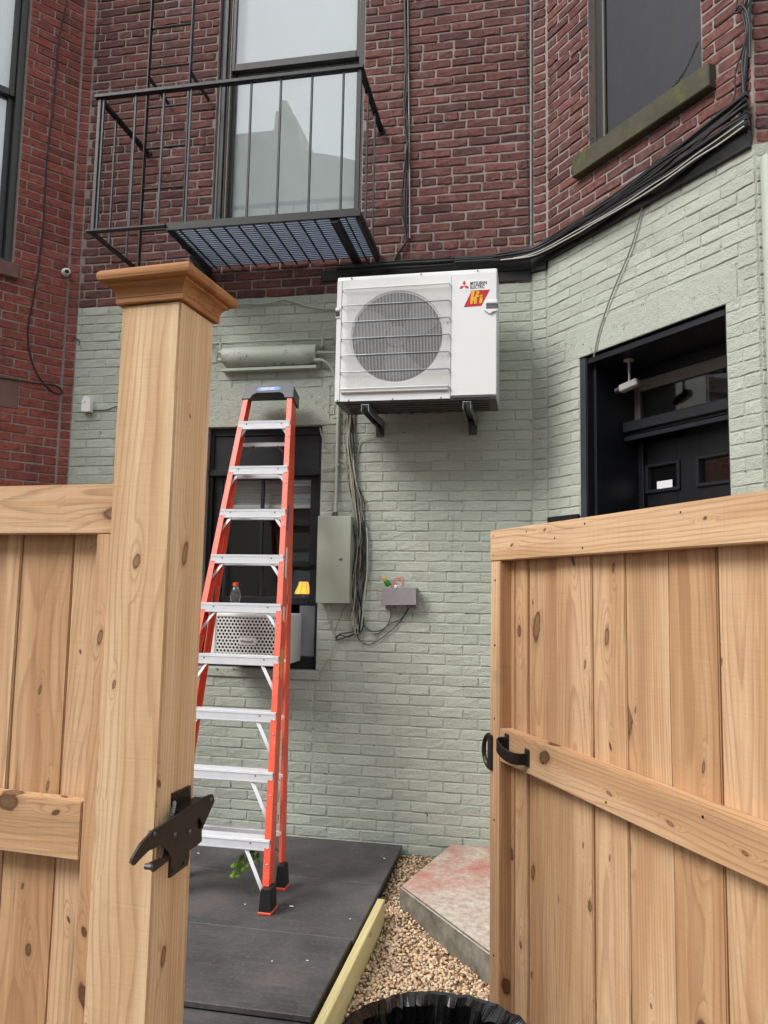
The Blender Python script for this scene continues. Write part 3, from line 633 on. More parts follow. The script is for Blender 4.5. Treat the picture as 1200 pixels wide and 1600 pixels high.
# ------------------------------------------------------------------ neighbouring house on the left
nb = empty('neighbouring_house', (-3.6, -.5, 0), 'brighter orange red brick house bay next to the painted wall, with dark framed window', 'house')
en = []
LW = (-1.35, LB.px(32, 250)[0], LB.px(26, 437)[1]+.10, 6.4)
lay(SLp, .003, LSW-.002, -.13, TOP, [], 'orange', en, headers_only=True, phase=-.02); 
ls0, lz0 = LB.px(28, 640); lz1 = LB.px(28, 590)[1]; LP = (-1.3, ls0, lz0, lz1)
lay(LB, -1.7, -.004, -.13, TOP, [LW, LP], 'orange', en, header=0)
build_bricks(en, nb, 'orange')
slab(LB, -1.7, 0, -.2, TOP, [LW], .0055, .16).build('mortar_wall', mr, nb, LB.M)
for pl_, p_ in ((LB, SLp.o), (SLp, Vector((-3.255, 0, 0)))):
    iv_ = (pl_.into+(SLp.into if pl_ is LB else W.into)).normalized(); cc0 = Vector((p_.x, p_.y, 0))+iv_*.0235
    MB().tube([cc0+Vector((0, 0, -.2)), cc0+Vector((0, 0, TOP))], .0185, 12).build('corner_joint', mr, nb)
if 1: pass; slab(SLp, 0, LSW, -.2, TOP, [], .0055, .1).build('corner_mortar', mr, nb, SLp.M)
b = MB(); b.box(LP[0], LP[1]-.002, -.004, .1, LP[2], LP[3], .005); b.build('stone_block', MAT['brownstone'], nb, LB.M)
b = MB(); b.box(LW[0]-.06, LB.px(30, 425, -.04)[0], -.045, .15, LW[2]-.105, LW[2]-.003, .006); b.build('sill', MAT['brownstone'], nb, LB.M)
f = ring_frame(MB(), LW[0], LW[1], LW[2], LW[3], .05, .15, (.05, .045, .05, .05)).build('window', MAT['bronze'], nb, LB.M)
zu2 = LB.px(8, 143, .1)[1]
ring_frame(MB(), LW[0]+.051, LW[1]-.046, zu2-.02, LW[3]-.05, .085, .115, (.04, .035, .05, .05)).build('sash', MAT['bronze'], f, LB.M)
ring_frame(MB(), LW[0]+.051, LW[1]-.046, LW[2]+.05, zu2+.02, .116, .145, (.04, .035, .06, .04)).build('sash', MAT['bronze'], f, LB.M)
pane('pane', LW[0]+.09, LW[1]-.08, zu2+.02, LW[3]-.09, .10, f, LB.M); pane('pane', LW[0]+.09, LW[1]-.08, LW[2]+.1, zu2-.01, .13, f, LB.M)
drape(LW[0], LW[1], LW[2]+.3, LW[3], .165, .004).build('curtain', MAT['curtain'], f, LB.M, smooth=True)
b = MB(); b.box(-1.7, -.01, .004, 5, TOP+.002, 11); b.box(-1.7, -.3, 1.3, 1.4, -.2, TOP); b.box(-1.7, -1.6, .165, 1.3, -.2, TOP); b.build('upper_storey', MAT['far_brick'], nb, LB.M)
b = MB(); b.box(-2.6, .0, .0, 2.0, -.2, 11); b.build('bay_front', MAT['far_brick'], nb, Matrix.Translation(LB.w(-1.701, 0.01, 0)))

# ------------------------------------------------------------------ row house across the yard (seen mirrored in the balcony window)
YO = 19.0; VP = Plane((0, YO), 0)
prof = [VP.px(x, y) for x, y in ((352, 206), (425, 198), (428, 168), (437, 168), (438, 150), (446, 152), (447, 172), (459, 176), (462, 196), (468, 224), (482, 233), (510, 236), (556, 246))]
pts = [(-22, -.2), (-22, prof[0][1]-.3)] + prof + [(9, prof[-1][1]-.2), (9, -.2)]
opp = empty('row_house', (-6, -YO-3, -.2), 'row house across the yard with stepped roofline and chimney, mirrored in balcony window', 'house')
b = MB(); b.poly([(x, z) for x, z in pts], -YO-8, -YO); b.build('wall', MAT['far_wall'], opp)
for x in range(-20, 8, 3):
    for z in (1.0, 4.2, 7.4):
        w_ = ring_frame(MB(), x, x+1.1, z, z+1.9, -YO-.001, -YO+.12, (.09,)*4, 0).build('window', MAT['far_trim'], opp)
        b = MB(); b.box(x+.09, x+1.01, -YO+.004, -YO+.03, z+.09, z+1.81); b.build('pane', MAT['curtain'], w_)
    
# ------------------------------------------------------------------ ground finishes
deck = empty('wood_deck', (-2.0, -1.2, -.2), 'weathered black stained plywood deck along the painted wall', 'deck')
DX = -.792
ys = [-.012, -.675, -1.348, -2.000, -2.022, -2.75, -3.30]
rnd = random.Random(3)
for i, (y1, y0) in enumerate(((ys[0], ys[1]), (ys[1], ys[2]), (ys[2], ys[3]), (ys[4], ys[5]), (ys[5], ys[6]))):
    b = MB(); z = rnd.uniform(-.003, .003); b.box(-3.24, DX+rnd.uniform(-.012, .006), y0+.003, y1-.003, z-.024-.014*(i >= 3), z-.014*(i >= 3), .003)
    b.build('deck_panel', MAT['deck'], deck)
b = MB()
for y in (-.05, -.68, -1.35, -2.0, -2.7, -3.26): b.box(-3.22, DX-.03, y-.019, y+.019, -.22, -.029)
b.box(DX-.06, DX-.025, -3.25, -.02, -.219, -.030); b.build('joist', MAT['deck'], deck)
pe = MB(); pe.box(-.076, .076, -.019, .019, 0, 1.75, .003)
m = Matrix((Vector((0, 0, 1)), Vector((-1, 0, 0)), Vector((0, -1, 0)))).transposed().to_4x4(); m.translation = Vector((-.750, -.922, -.055))
tag(pe.build('edging_board', MAT['pine_edge'], None, m), 'yellowish raw lumber edging board standing on edge between deck and gravel', 'board')
# small litter on the deck
for i, (x, y) in enumerate(((455, 1417), (383, 1414), (480, 1502), (547, 1437), (310, 1334), (425, 1503), (600, 1342))):
    p = on_z(x, y, .002); b = MB(); r = random.Random(i); n = 5; s_ = (.011, .006, .005, .005, .010, .004, .008)[i]
    b.poly([(math.cos(k*2*math.pi/n)*s_*r.uniform(.6, 1.3), math.sin(k*2*math.pi/n)*s_*.7*r.uniform(.6, 1.3)) for k in range(n)], 0, .0015, Matrix.Translation(p+Vector((0, 0, .003))) @ Matrix.Rotation(math.pi/2, 4, 'X'))
    tag(b.build('paint_flake', MAT['label_white']), 'tiny white paint flake lying on the black deck', 'litter', 'paint flakes on the deck')
# concrete step in front of the bay
sl_ = [on_z(705, 1317, .03), on_z(625, 1384, .03), on_z(772, 1494, .03)]
c1, c2, c3 = (Vector((p.x, p.y)) for p in sl_)
c1.y = -.012
dirn = (c3-c2).normalized(); c3 = c2 + dirn*1.05
outl = [c1, c2, c3, c3 + Vector((.78, .45)), Vector((.72, -.93)), Vector((.06, -.06)), Vector((.0, -.012))]
stp = empty('concrete_step', (-.2, -.8, -.2), 'low angled concrete landing with worn red paint below the bay door', 'step')
bm = bmesh.new(); n = len(outl)
top = [bm.verts.new((p.x, p.y, .03)) for p in outl]; bot = [bm.verts.new((p.x, p.y, -.21)) for p in outl]
ft = bm.faces.new(top)
for k in range(n): bm.faces.new((bot[k], bot[(k+1) % n], top[(k+1) % n], top[k]))
bmesh.ops.recalc_face_normals(bm, faces=bm.faces)
bmesh.ops.bevel(bm, geom=[e for e in ft.edges], offset=.009, segments=2, affect='EDGES')
me = bpy.data.meshes.new('landing'); bm.to_mesh(me); bm.free(); me.materials.append(MAT['concrete']); me.materials.append(MAT['concrete_side'])
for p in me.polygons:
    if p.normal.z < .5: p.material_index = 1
link('landing', me, stp)
# gravel
def gz(x, y): return -.055 - .050*min(1, max(0, -y/1.4)) + .012*noise.noise(Vector((x*3, y*3, 0)))
V = []; Fc = []; nx, ny = 26, 60
for j in range(ny+1):
    for i in range(nx+1):
        x = DX-.02 + (i/nx)*1.9; y = -.02 - (j/ny)*4.6; V.append((x, y, gz(x, y)-.006))
for j in range(ny):
    for i in range(nx): a = j*(nx+1)+i; Fc.append((a, a+nx+1, a+nx+2, a+1))
me = bpy.data.meshes.new('gravel_bed'); me.from_pydata(V, [], Fc); me.materials.append(MAT['gravel_bed']); tag(link('gravel_bed', me), kind='structure')
rnd = random.Random(11)
base = []
for k in range(10):
    bm = bmesh.new(); bmesh.ops.create_icosphere(bm, subdivisions=1, radius=1); r = random.Random(k)
    o3 = Vector((r.random()*50, r.random()*50, 0))
    for v in bm.verts: v.co *= 1 + .42*noise.noise(v.co*1.1+o3)
    base.append(([v.co.copy() for v in bm.verts], [tuple(v.index for v in f.verts) for f in bm.faces])); bm.free()
def in_step(x, y):
    c = False; j = len(outl)-1
    for i in range(len(outl)):
        if (outl[i].y > y) != (outl[j].y > y) and x < (outl[j].x-outl[i].x)*(y-outl[i].y)/(outl[j].y-outl[i].y)+outl[i].x: c = not c
        j = i
    return c
V = []; Fc = []
for k in range(20000):
    y = -.02-rnd.random()**.8*2.75; x = DX-.01+rnd.random()*1.15
    if in_step(x, y) or (y < -.92 and x < -.725): continue
    far = y > -.95
    s = rnd.uniform(.0048, .0090)*(1.25 if rnd.random() < .08 else 1)
    vs, fs = base[rnd.randrange(10)]; R = Matrix.Rotation(rnd.random()*6.3, 3, 'Z') @ Matrix.Rotation(rnd.random()*6.3, 3, 'X'); sc_ = Vector((1.25, .95, .78))*s
    o = Vector((x, y, gz(x, y)+rnd.uniform(-.004, .007))); b0 = len(V)
    V += [o + R @ Vector((v.x*sc_.x, v.y*sc_.y, v.z*sc_.z)) for v in vs]; Fc += [tuple(b0+i for i in f) for f in fs]
me = bpy.data.meshes.new('gravel'); me.from_pydata(V, [], Fc); me.materials.append(MAT['gravel'])
for p in me.polygons: p.use_smooth = True
tag(link('gravel', me), 'tan pea gravel between the deck and the concrete landing', 'gravel', kind='stuff')

# ------------------------------------------------------------------ fence, post, gate
FA = -5.0
FP = Plane((0, 0), FA); pc = at_depth(267, 800, 1.53); FP.o = Vector((pc.x, pc.y, 0)); FP.M.translation = FP.o
PW = .140
def board(pl, s, d, z, w, th, L, parent, name, mat, along='z', bev=.002, wob=0, seed=0):
    """plank whose local z runs along the grain; placed by its centre line start"""
    b = MB(); r = random.Random(seed); n = 14
    b.box(-w/2, w/2, -th/2, th/2, 0, L, 0)
    if wob:
        bmesh.ops.subdivide_edges(b.bm, edges=[e for e in b.bm.edges if abs(e.verts[0].co.z-e.verts[1].co.z) > L*.5], cuts=n, use_grid_fill=True)
        ph = r.random()*9
        for v in b.bm.verts: v.co.x += wob*noise.noise(Vector((ph+v.co.x*9, 0, v.co.z*2.2))); v.co.y += wob*.7*noise.noise(Vector((ph, 5, v.co.z*1.4)))
    if bev:
        es = [e for e in b.bm.edges if len(e.link_faces) == 2 and e.calc_face_angle(0) > .7]; bmesh.ops.bevel(b.bm, geom=es, offset=bev, segments=2, affect='EDGES')
    if along == 'z': m = pl.M.copy(); m.translation = pl.w(s, d, z)
    else:            m = Matrix((-Vector((0, 0, 1)), pl.into, pl.dir)).transposed().to_4x4(); m.translation = pl.w(s, d, z)
    return b.build(name, MAT[mat], parent, m, smooth=30)
post = empty('fence_post', FP.w(-PW/2, PW/2, -.2), 'thick square cedar fence post with moulded cap and black gate latch', 'post')
shaft = board(FP, -PW/2, PW/2, -.22, PW, PW, .22+FP.px(300, 466)[1]+.0, post, 'shaft', 'cedar_post', bev=.005, seed=4)
zc = FP.px(277, 462)[1]; H0 = PW/2
prof_old = [(H0+.001, zc-.012), (H0+.008, zc-.012), (H0+.012, zc-.006), (H0+.012, zc+.001), (H0+.016, zc+.006), (H0+.019, zc+.016), (H0+.027, zc+.026), (H0+.030, zc+.030), (H0+.038, zc+.034), (H0+.044, zc+.037), (H0+.048, zc+.043), (H0+.0485, zc+.050), (H0+.046, zc+.057), (H0+.040, zc+.061), (H0*.5, zc+.064), (.001, zc+.065)]
prof = [(H0+.001, -.010), (H0+.009, -.010), (H0+.0105, -.008), (H0+.0105, .000), (H0+.0095, .002), (H0+.011, .003), (H0+.0125, .010), (H0+.016, .017), (H0+.022, .0225), (H0+.030, .0255), (H0+.030, .030), (H0+.034, .031), (H0+.041, .032), (H0+.046, .0355), (H0+.0485, .041), (H0+.0485, .047), (H0+.046, .0525), (H0+.041, .056), (H0+.034, .0575), (H0*.5, .059), (.001, .060)]
prof = [(H0+(a_-H0)*.78 if a_ > H0 else a_, zc+b_) for a_, b_ in prof]
bm = bmesh.new(); rings = []
for r_, z_ in prof: rings.append([bm.verts.new((sx*r_, sy*r_, z_)) for sx, sy in ((-1, -1), (1, -1), (1, 1), (-1, 1))])
for a_, b_ in zip(rings, rings[1:]):
    for k in range(4): bm.faces.new((a_[k], a_[(k+1) % 4], b_[(k+1) % 4], b_[k]))
bm.faces.new(rings[0][::-1]); bm.faces.new(rings[-1])
me = bpy.data.meshes.new('cap'); bm.to_mesh(me); bm.free(); me.materials.append(MAT['cedar_cap']); smooth_mesh(me, 28)
cm = FP.M.copy(); cm.translation = FP.w(-PW/2, PW/2, 0)
# grain of the cap runs sideways: mesh coordinates turned, object turned back
Q = Matrix.Rotation(math.pi/2, 4, 'Y'); me.transform(Q.inverted()); link('cap', me, post, cm @ Q)
# latch on the side of the post that faces the opening (plane runs away from the camera)
LT = Plane((0, 0), FA+90); LT.o = FP.w(0, 0, 0); LT.M.translation = LT.o     # s = depth into the yard, -d = towards the opening
def lp(x, y, e=0): return LT.px(180+x*.15, 1200+y*.15, -e)
latch = MB(); q = [lp(*v, .004) for v in ((600, 265), (785, 180), (770, 930), (752, 1010), (567, 1145))]
latch.poly(q, -.005, -.0005); lo = latch.build('latch', MAT['black_latch'] if 'black_latch' in MAT else paint('black_latch', S(34, 28, 25), .38, .15, 20, .12, dirt=(S(70, 62, 56), 50, .72)), post, LT.M)
hole = [(858+26*math.cos(a_*math.pi/5-math.pi/2), 575-62*math.sin(a_*math.pi/5-math.pi/2)) for a_ in range(11)]
q = [lp(*v, .03) for v in [(150, 985), (160, 945), (250, 790), (390, 640), (530, 560), (640, 485), (890, 310), (1000, 270), (1020, 340), (905, 600)] + [(x_+4, y_) for x_, y_ in hole[5:-1]] + [(x_+4, y_) for x_, y_ in hole[:6]] + [(903, 612), (885, 640), (885, 760), (830, 810), (590, 960), (545, 880), (470, 800), (330, 860), (230, 960), (180, 1015)]]
b = MB(); b.poly(q, -.034, -.029, None); b.build('latch_lever', MAT['black_latch'], lo, LT.M)
q = [lp(*v, .02) for v in ((350, 1040), (360, 985), (480, 930), (500, 830), (560, 800), (550, 960), (490, 1010), (390, 1085))]
b = MB(); b.poly(q, -.022, -.018); b.build('latch_catch', MAT['black_latch'], lo, LT.M)
q = [lp(*v, .016) for v in ((640, 450), (880, 300), (890, 330), (640, 490))]
b = MB(); b.poly(q, -.0285, -.005); b.build('latch_bracket', MAT['black_latch'], lo, LT.M)
a_, c_ = lp(620, 350, .014), lp(585, 520, .014); b = MB()
b.tube([LT.w(a_[0]+(c_[0]-a_[0])*k/40+.0035*math.cos(k*1.57), -.014+.0035*math.sin(k*1.57), a_[1]+(c_[1]-a_[1])*k/40) for k in range(41)], .0011, 5); b.build('latch_spring', MAT['galv'], lo)
b = MB()
for x, y in ((650, 265), (760, 215), (600, 1065), (720, 990)):
    s_, z_ = lp(x, y, .006); b.lathe([(.0048, -.001), (.0042, .0015), (.002, .0025)], LT.w(s_, -.005, z_), -LT.into, 10)
b.build('latch_screw', MAT['black_latch'], lo)
for x, y in ((410, 690), (775, 665), (620, 700), (995, 330), (375, 1030)):
    b = MB(); s_, z_ = lp(x, y, .034); b.lathe([(.0055, -.012), (.0055, .001), (.003, .003)], LT.w(s_, -.034, z_), -LT.into, 12)
    b.build('latch_rivet', MAT['galv_dark'], lo)

fence = empty('board_fence', FP.w(-.8, .09, -.2), 'cedar board fence with two visible rails joined to the capped post', 'fence')
rd = .045
zt = FP.px(84, 758, .03)[1]; zt_b = FP.px(84, 834, .03)[1]; zm = FP.px(63, 1246, .03)[1]; zm_b = FP.px(60, 1336, .03)[1]
board(FP, -1.75, rd, (zt+zt_b)/2, zt-zt_b, .036, 1.75-PW-.002, fence, 'rail', 'cedar', 'x', seed=1)
sid = FP.px(127, 1300, .03)[0]
board(FP, -1.75, rd, (zm+zm_b)/2, zm-zm_b, .036, 1.75+sid-.001, fence, 'rail', 'cedar', 'x', seed=2)
board(FP, -1.75, rd, .12, .09, .036, 1.75-PW-.002, fence, 'rail', 'cedar', 'x', seed=3)
board(FP, (sid-PW)/2-.001, rd-.001, -.15, -PW-sid-.004, .034, zt_b+.149, fence, 'stile', 'cedar', seed=5, wob=.002)
x = sid-.012; k = 0
for w_ in (.075, .135, .140, .138, .14, .14, .14, .14, .14, .14, .14):
    board(FP, x-w_/2, rd+.031+.003*(k % 2), -.14, w_-.0035, .019, zt+.138, fence, 'board', ('cedar', 'cedar_red', 'cedar')[k % 3], seed=20+k, wob=.0025, bev=.0024); x -= w_; k += 1

GA = -60.65
GP = Plane((0, 0), GA); g0 = at_depth(766, 830, 2.2); GP.o = Vector((g0.x, g0.y, 0)); GP.M.translation = GP.o
gate = empty('garden_gate', GP.w(.6, .03, -.12), 'open cedar board gate with black pull handle, two proud rails', 'gate')
GL = 1.19; gt = 1.74; gb = -.10
board(GP, 0, .018, (gt+1.655)/2, gt-1.655, .036, GL, gate, 'rail', 'cedar', 'x', seed=31, wob=.0015)
board(GP, .062, .019, (1.200+1.112)/2, .088, .036, GL-.064, gate, 'rail', 'cedar', 'x', seed=32, wob=.0015)
board(GP, .062, .019, .08, .088, .036, GL-.064, gate, 'rail', 'cedar', 'x', seed=33)
board(GP, .031, .019, gb, .058, .036, 1.654-gb, gate, 'stile', 'cedar', seed=34, wob=.002)
board(GP, GL-.03, .019, 1.202, .058, .036, 1.654-1.203, gate, 'stile', 'cedar', seed=35); board(GP, GL-.03, .019, gb, .058, .036, 1.11-gb, gate, 'stile', 'cedar', seed=36)
edges = [.004, .080, .150, .297, .450, .573, .715, .849, .982, 1.115, GL]
for k, (a_, c_) in enumerate(zip(edges, edges[1:])):
    board(GP, (a_+c_)/2, .047+.0025*((k*7) % 3-1), gb-.01, c_-a_-.0030, .019, 1.735-gb, gate, 'board', ('cedar', 'cedar', 'cedar_red', 'cedar')[k % 4], seed=50+k, wob=.0028, bev=.0024)
b = MB()
for x, z in ((.02, 1.725), (.02, 1.672), (.21, 1.725), (.35, 1.70), (.48, 1.725), (.47, 1.67), (.80, 1.722), (.105, 1.188), (.29, 1.155), (.55, 1.13), (.84, 1.18), (.03, 1.60), (.03, 1.42), (.03, 1.22), (.03, .95), (.03, .60)):
    b.lathe([(.003, -.001), (.0026, .0008), (.001, .0012)], GP.w(x, .0005, z), -GP.into, 8)
b.build('screw_head', MAT['black_ink'], gate)
hb = MB(); zq = 1.157
pth = [GP.w(s_, d_, zq+o_) for s_, d_, o_ in ((.108, -.002, .014), (.108, -.022, .014), (.118, -.035, .010), (.145, -.038, .0), (.178, -.037, -.006), (.205, -.028, -.008), (.214, -.012, -.008), (.216, -.002, -.008))]
sp_ = spline(pth, 6)
for a_, c_ in zip(sp_, sp_[1:]): hb.bar(a_, c_ + (c_-a_)*.15, .005, .030, (0, 0, 1), .0015)
hb.box(.096, .116, -.004, .001, zq-.018, zq+.036, .002, GP.M); hb.box(.206, .226, -.004, .001, zq-.026, zq+.018, .002, GP.M)
hb.build('pull_handle', MAT['black_latch'], gate)
hb = MB(); hb.tube([GP.w(.004-.038*math.sin(t_*math.pi/12), .0, zq-.030+.044*math.cos(t_*math.pi/12)) for t_ in range(13)], .0065, 8)
hb.box(.0, .022, -.0065, -.0005, zq-.078, zq+.018, .002, GP.M); hb.build('ring_handle', MAT['black_latch'], gate)
# ------------------------------------------------------------------ fire escape balcony
fe = empty('fire_escape', (-1.9, -.33, 3.7), 'black iron fire escape balcony with grated floor outside the tall window', 'fire escape')
FZT = W.px(596, 205)[1]; FZB = W.px(592, 403)[1]; FY = -.655
FX1 = -1.02; FX0 = -2.765; FXG = -2.235
ir = MAT['iron']; il = MAT['iron_light']
def ibar(name, a, c, w_, h_, up=(0, 0, 1), m=ir): MB().bar(a, c, w_, h_, up, .0015).build(name, m, fe)
ibar('top_rail', (FX0-.02, FY, FZT), (FX1+.02, FY, FZT), .042, .022); ibar('top_rail', (FX1, FY+.02, FZT-.001), (FX1, .02, FZT-.001), .036, .02); ibar('top_rail', (FX0, FY+.02, FZT-.001), (FX0, .02, FZT-.001), .036, .02)
ibar('bottom_rail', (FX0-.03, FY, FZB), (FXG-.01, FY, FZB), .040, .014); ibar('bottom_rail', (FX0, FY+.02, FZB-.001), (FX0, .02, FZB-.001), .034, .014); ibar('bottom_rail', (FX1, FY+.028, FZB+.012), (FX1, .02, FZB+.012), .010, .045)
ibar('floor_edge', (FXG-.012, FY, FZB-.008), (FX1+.02, FY, FZB-.008), .012, .050); ibar('floor_edge', (FXG, FY+.008, FZB-.012), (FXG, .02, FZB-.012), .012, .055); 
xs = [W.px(x, 240, FY)[0] for x in (208, 252, 294.5, 340.5, 389, 435.5, 484.5, 534)]
for x in xs: ibar('baluster', (x, FY, FZB), (x, FY, FZT), .013, .013, (0, 1, 0), il)
for x in (FX0+.012, FX1-.004): ibar('corner_post', (x, FY+.003, FZB-.005), (x, FY+.003, FZT), .022, .022, (0, 1, 0), il)
ibar('baluster', (FX0+.040, FY+.001, FZB), (FX0+.040, FY+.001, FZT), .013, .013, (0, 1, 0), il)
for x in (FX0, FX1):
    for y in (-.44, -.22): ibar('baluster', (x, y, FZB), (x, y, FZT), .012, .012, (0, 1, 0), il)
g = MB(); y = FY+.012
while y < -.03:
    g.box(FXG+.007, FX1-.008, y, y+.0175, FZB+.001, FZB+.006); y += .0275
x = FXG+.05
while x < FX1-.03:
    MB().box(x-.0035, x+.0035, FY+.008, -.005, FZB-.010, FZB+.0005).build('grating_rod', ir, fe); x += .098
g.build('grating', MAT['grate_blue'], fe)['kind'] = 'stuff'
xb = W.px(522, 330, FY)[0]
ibar('bracket', (xb, FY+.01, FZB-.036), (xb, .03, FZB-.036), .045, .045); ibar('bracket', (FXG+.02, FY+.30, FZB-.045), (FXG+.02, .03, FZB-.12), .040, .05); ibar('bracket', (FX1-.006, FY+.01, FZB-.024), (FX1-.006, .03, FZB-.024), .012, .05)
for p_, q_ in (((596, 205), .030), ((232, 240), .030)):
    s_, z_ = W.px(*p_); MB().lathe([(.030, -.004), (.028, .012), (.012, .02)], (s_, 0.004, z_), (0, -1, 0), 12).build('wall_fixing', ir, fe)
# drop ladder fixed to it
LY = -.30; lx0 = W.px(228, 200, LY)[0]; lx1 = W.px(295, 170, LY)[0]
ltop = 6.6; lz_b = W.px(221, 402, LY)[1]; lz_b2 = W.px(288, 347, LY)[1]-.02
ibar('ladder_stile', (lx0, LY, lz_b-.12), (lx0, LY, ltop), .010, .034, (0, 1, 0)); ibar('ladder_stile', (lx1, LY, lz_b2-.16), (lx1, LY, ltop), .010, .034, (0, 1, 0))
zr = [W.px(231, y_, LY)[1] for y_ in (46, 105, 168, 232, 296)]; st = (zr[0]-zr[-1])/4
for k in range(-1, 6):
    z_ = zr[-1]+st*k
    if z_ > lz_b-.1: MB().tube([(lx0, LY, z_), (lx1, LY, z_)], .0085, 8).build('rung', ir, fe)
zq = W.px(296, 113, LY)[1]
for x in (lx0, lx1): ibar('ladder_bracket', (x, LY, zq), (x, .02, zq), .010, .03)

# ------------------------------------------------------------------ outdoor heat pump
AY = -.48; ax0, az1 = W.px(526, 432.7, AY); ax1, _ = W.px(777, 412.8, AY); _, az0 = W.px(523, 628.7, AY); ax0 = (ax0+W.px(523, 628, AY)[0])/2
ac = empty('heat_pump', ((ax0+ax1)/2, AY+.165, az0), 'white outdoor heat pump unit with round fan grille on wall brackets', 'heat pump')
wmt = MAT['white_metal']
b = MB(); b.box(ax0, ax1, AY+.008, AY+.33, az0+.012, az1, .010, seg=3); b.build('casing', wmt, ac, smooth=30)
b = MB(); b.box(ax0+.006, ax1-.006, AY+.012, AY+.322, az0-.004, az0+.011, .002)
for k in range(5): b.box(ax0+.05, ax1-.05, AY+.045+k*.055, AY+.063+k*.055, az0-.012, az0-.0045, .003)
for k in range(6): b.cyl((ax0+.18+k*.085, AY+.27, az0-.018), (ax0+.18+k*.085, AY+.27, az0-.004), .017, 14)
b.build('base_pan', MAT['galv_dark'], ac)
dvx = W.px(704.5, 520, AY)[0]; lfx = W.px(533, 520, AY)[0]
pz0, pz1 = az0+.004, az1-.026
gx0, gz1_ = W.px(510+113/4.286, 400+225/4.286, AY); gx1_, gz0_ = W.px(510+818/4.286, 400+905/4.286, AY)
gz1_ = W.px(510+470/4.286, 400+205/4.286, AY)[1]; gz0_ = W.px(510+470/4.286, 400+890/4.286, AY)[1]
fc = W.px(510+470/4.286, 400+538/4.286, AY); fr_ = (W.px(510+785/4.286, 400+520/4.286, AY)[0]-W.px(510+155/4.286, 400+555/4.286, AY)[0])/2
# fan-side front plate with a round hole
bm = bmesh.new(); n = 72; y0, y1 = AY, AY+.0075; X0, X1, Z0, Z1 = lfx+.002, dvx-.0015, pz0, pz1
def rim(a):
    c_, s_ = math.cos(a), math.sin(a); t_ = 1e9
    if c_ > 1e-9: t_ = min(t_, (X1-fc[0])/c_)
    if c_ < -1e-9: t_ = min(t_, (X0-fc[0])/c_)
    if s_ > 1e-9: t_ = min(t_, (Z1-fc[1])/s_)
    if s_ < -1e-9: t_ = min(t_, (Z0-fc[1])/s_)
    return fc[0]+c_*t_, fc[1]+s_*t_
angs = sorted([2*math.pi*k/n for k in range(n)] + [math.atan2(z-fc[1], x-fc[0]) % (2*math.pi) for x in (X0, X1) for z in (Z0, Z1)])
vo_ = [bm.verts.new((*[rim(a)[0]], y0, rim(a)[1])) for a in angs]; vi = [bm.verts.new((fc[0]+fr_*math.cos(a), y0, fc[1]+fr_*math.sin(a))) for a in angs]
vr = [bm.verts.new((fc[0]+(fr_-.012)*math.cos(a), y0+.012, fc[1]+(fr_-.012)*math.sin(a))) for a in angs]; vb = [bm.verts.new((fc[0]+(fr_-.014)*math.cos(a), y0+.10, fc[1]+(fr_-.014)*math.sin(a))) for a in angs]
for k in range(len(angs)):
    j = (k+1) % len(angs)
    for A_, B_ in ((vo_, vi), (vi, vr), (vr, vb)):
        bm.faces.new((A_[k], A_[j], B_[j], B_[k]))
bmesh.ops.recalc_face_normals(bm, faces=bm.faces)
me = bpy.data.meshes.new('fan_panel'); bm.to_mesh(me); bm.free(); me.materials.append(wmt); smooth_mesh(me, 30); link('fan_panel', me, ac)
# the fan well stands proud of the casing front, so cut the casing behind it with a dark disc and fins
b = MB(); b.lathe([(fr_-.013, 0), (fr_-.013, .002)], (fc[0], AY+.0072, fc[1]), (0, -1, 0), 64); b.build('coil_backing', MAT['fin_dark'], ac)
b = MB()
for k in range(3):
    a = 2*math.pi*k/3+.4; V_ = []
    for i in range(9):
        r_ = .07+(fr_-.095)*i/8
        for j in range(7):
            th = a + (j/6-.5)*(1.15-.25*i/8) + .35*i/8; V_.append(b.bm.verts.new((fc[0]+r_*math.cos(th), AY+.0045-.004*(j/6), fc[1]+r_*math.sin(th))))
    for i in range(8):
        for j in range(6): b.bm.faces.new((V_[i*7+j], V_[i*7+j+1], V_[(i+1)*7+j+1], V_[(i+1)*7+j]))
b.build('fan_blade', MAT['fan_grey'], ac, smooth=60)
b = MB(); b.lathe([(.065, 0), (.062, .006), (.03, .008)], (fc[0], AY+.0052, fc[1]), (0, -1, 0), 32); b.build('fan_hub', MAT['fan_grey'], ac, smooth=30)
gy = AY-.016; gw = MAT['grille_white']; nG = 72; b = MB()
for k in range(nG+1):
    x = gx0+.012+(gx1_-gx0-.024)*k/nG; b.tube([(x, AY+.001, gz0_-.004), (x, gy, gz0_+.010), (x, gy, gz1_-.012), (x, AY+.001, gz1_+.004)], .0013, 4)
b.build('grille', gw, ac)['kind'] = 'stuff'
for k in range(7):
    z = gz0_+.004+(gz1_-gz0_-.010)*k/6; e = .012
    MB().tube([(gx0-.004, AY+.001, z-.006), (gx0, gy-.002, z), (gx0+e, gy-.0036, z), (gx1_-e, gy-.0036, z), (gx1_, gy-.002, z), (gx1_+.004, AY+.001, z-.006)], .0034 if k else .0045, 8).build('grille_bar', MAT['galv'] if k % 6 else gw, ac, smooth=60)
b = MB(); b.box(gx0, gx1_, gy-.001, AY+.002, gz0_-.020, gz0_-.001, .005); b.build('grille_lip', gw, ac)
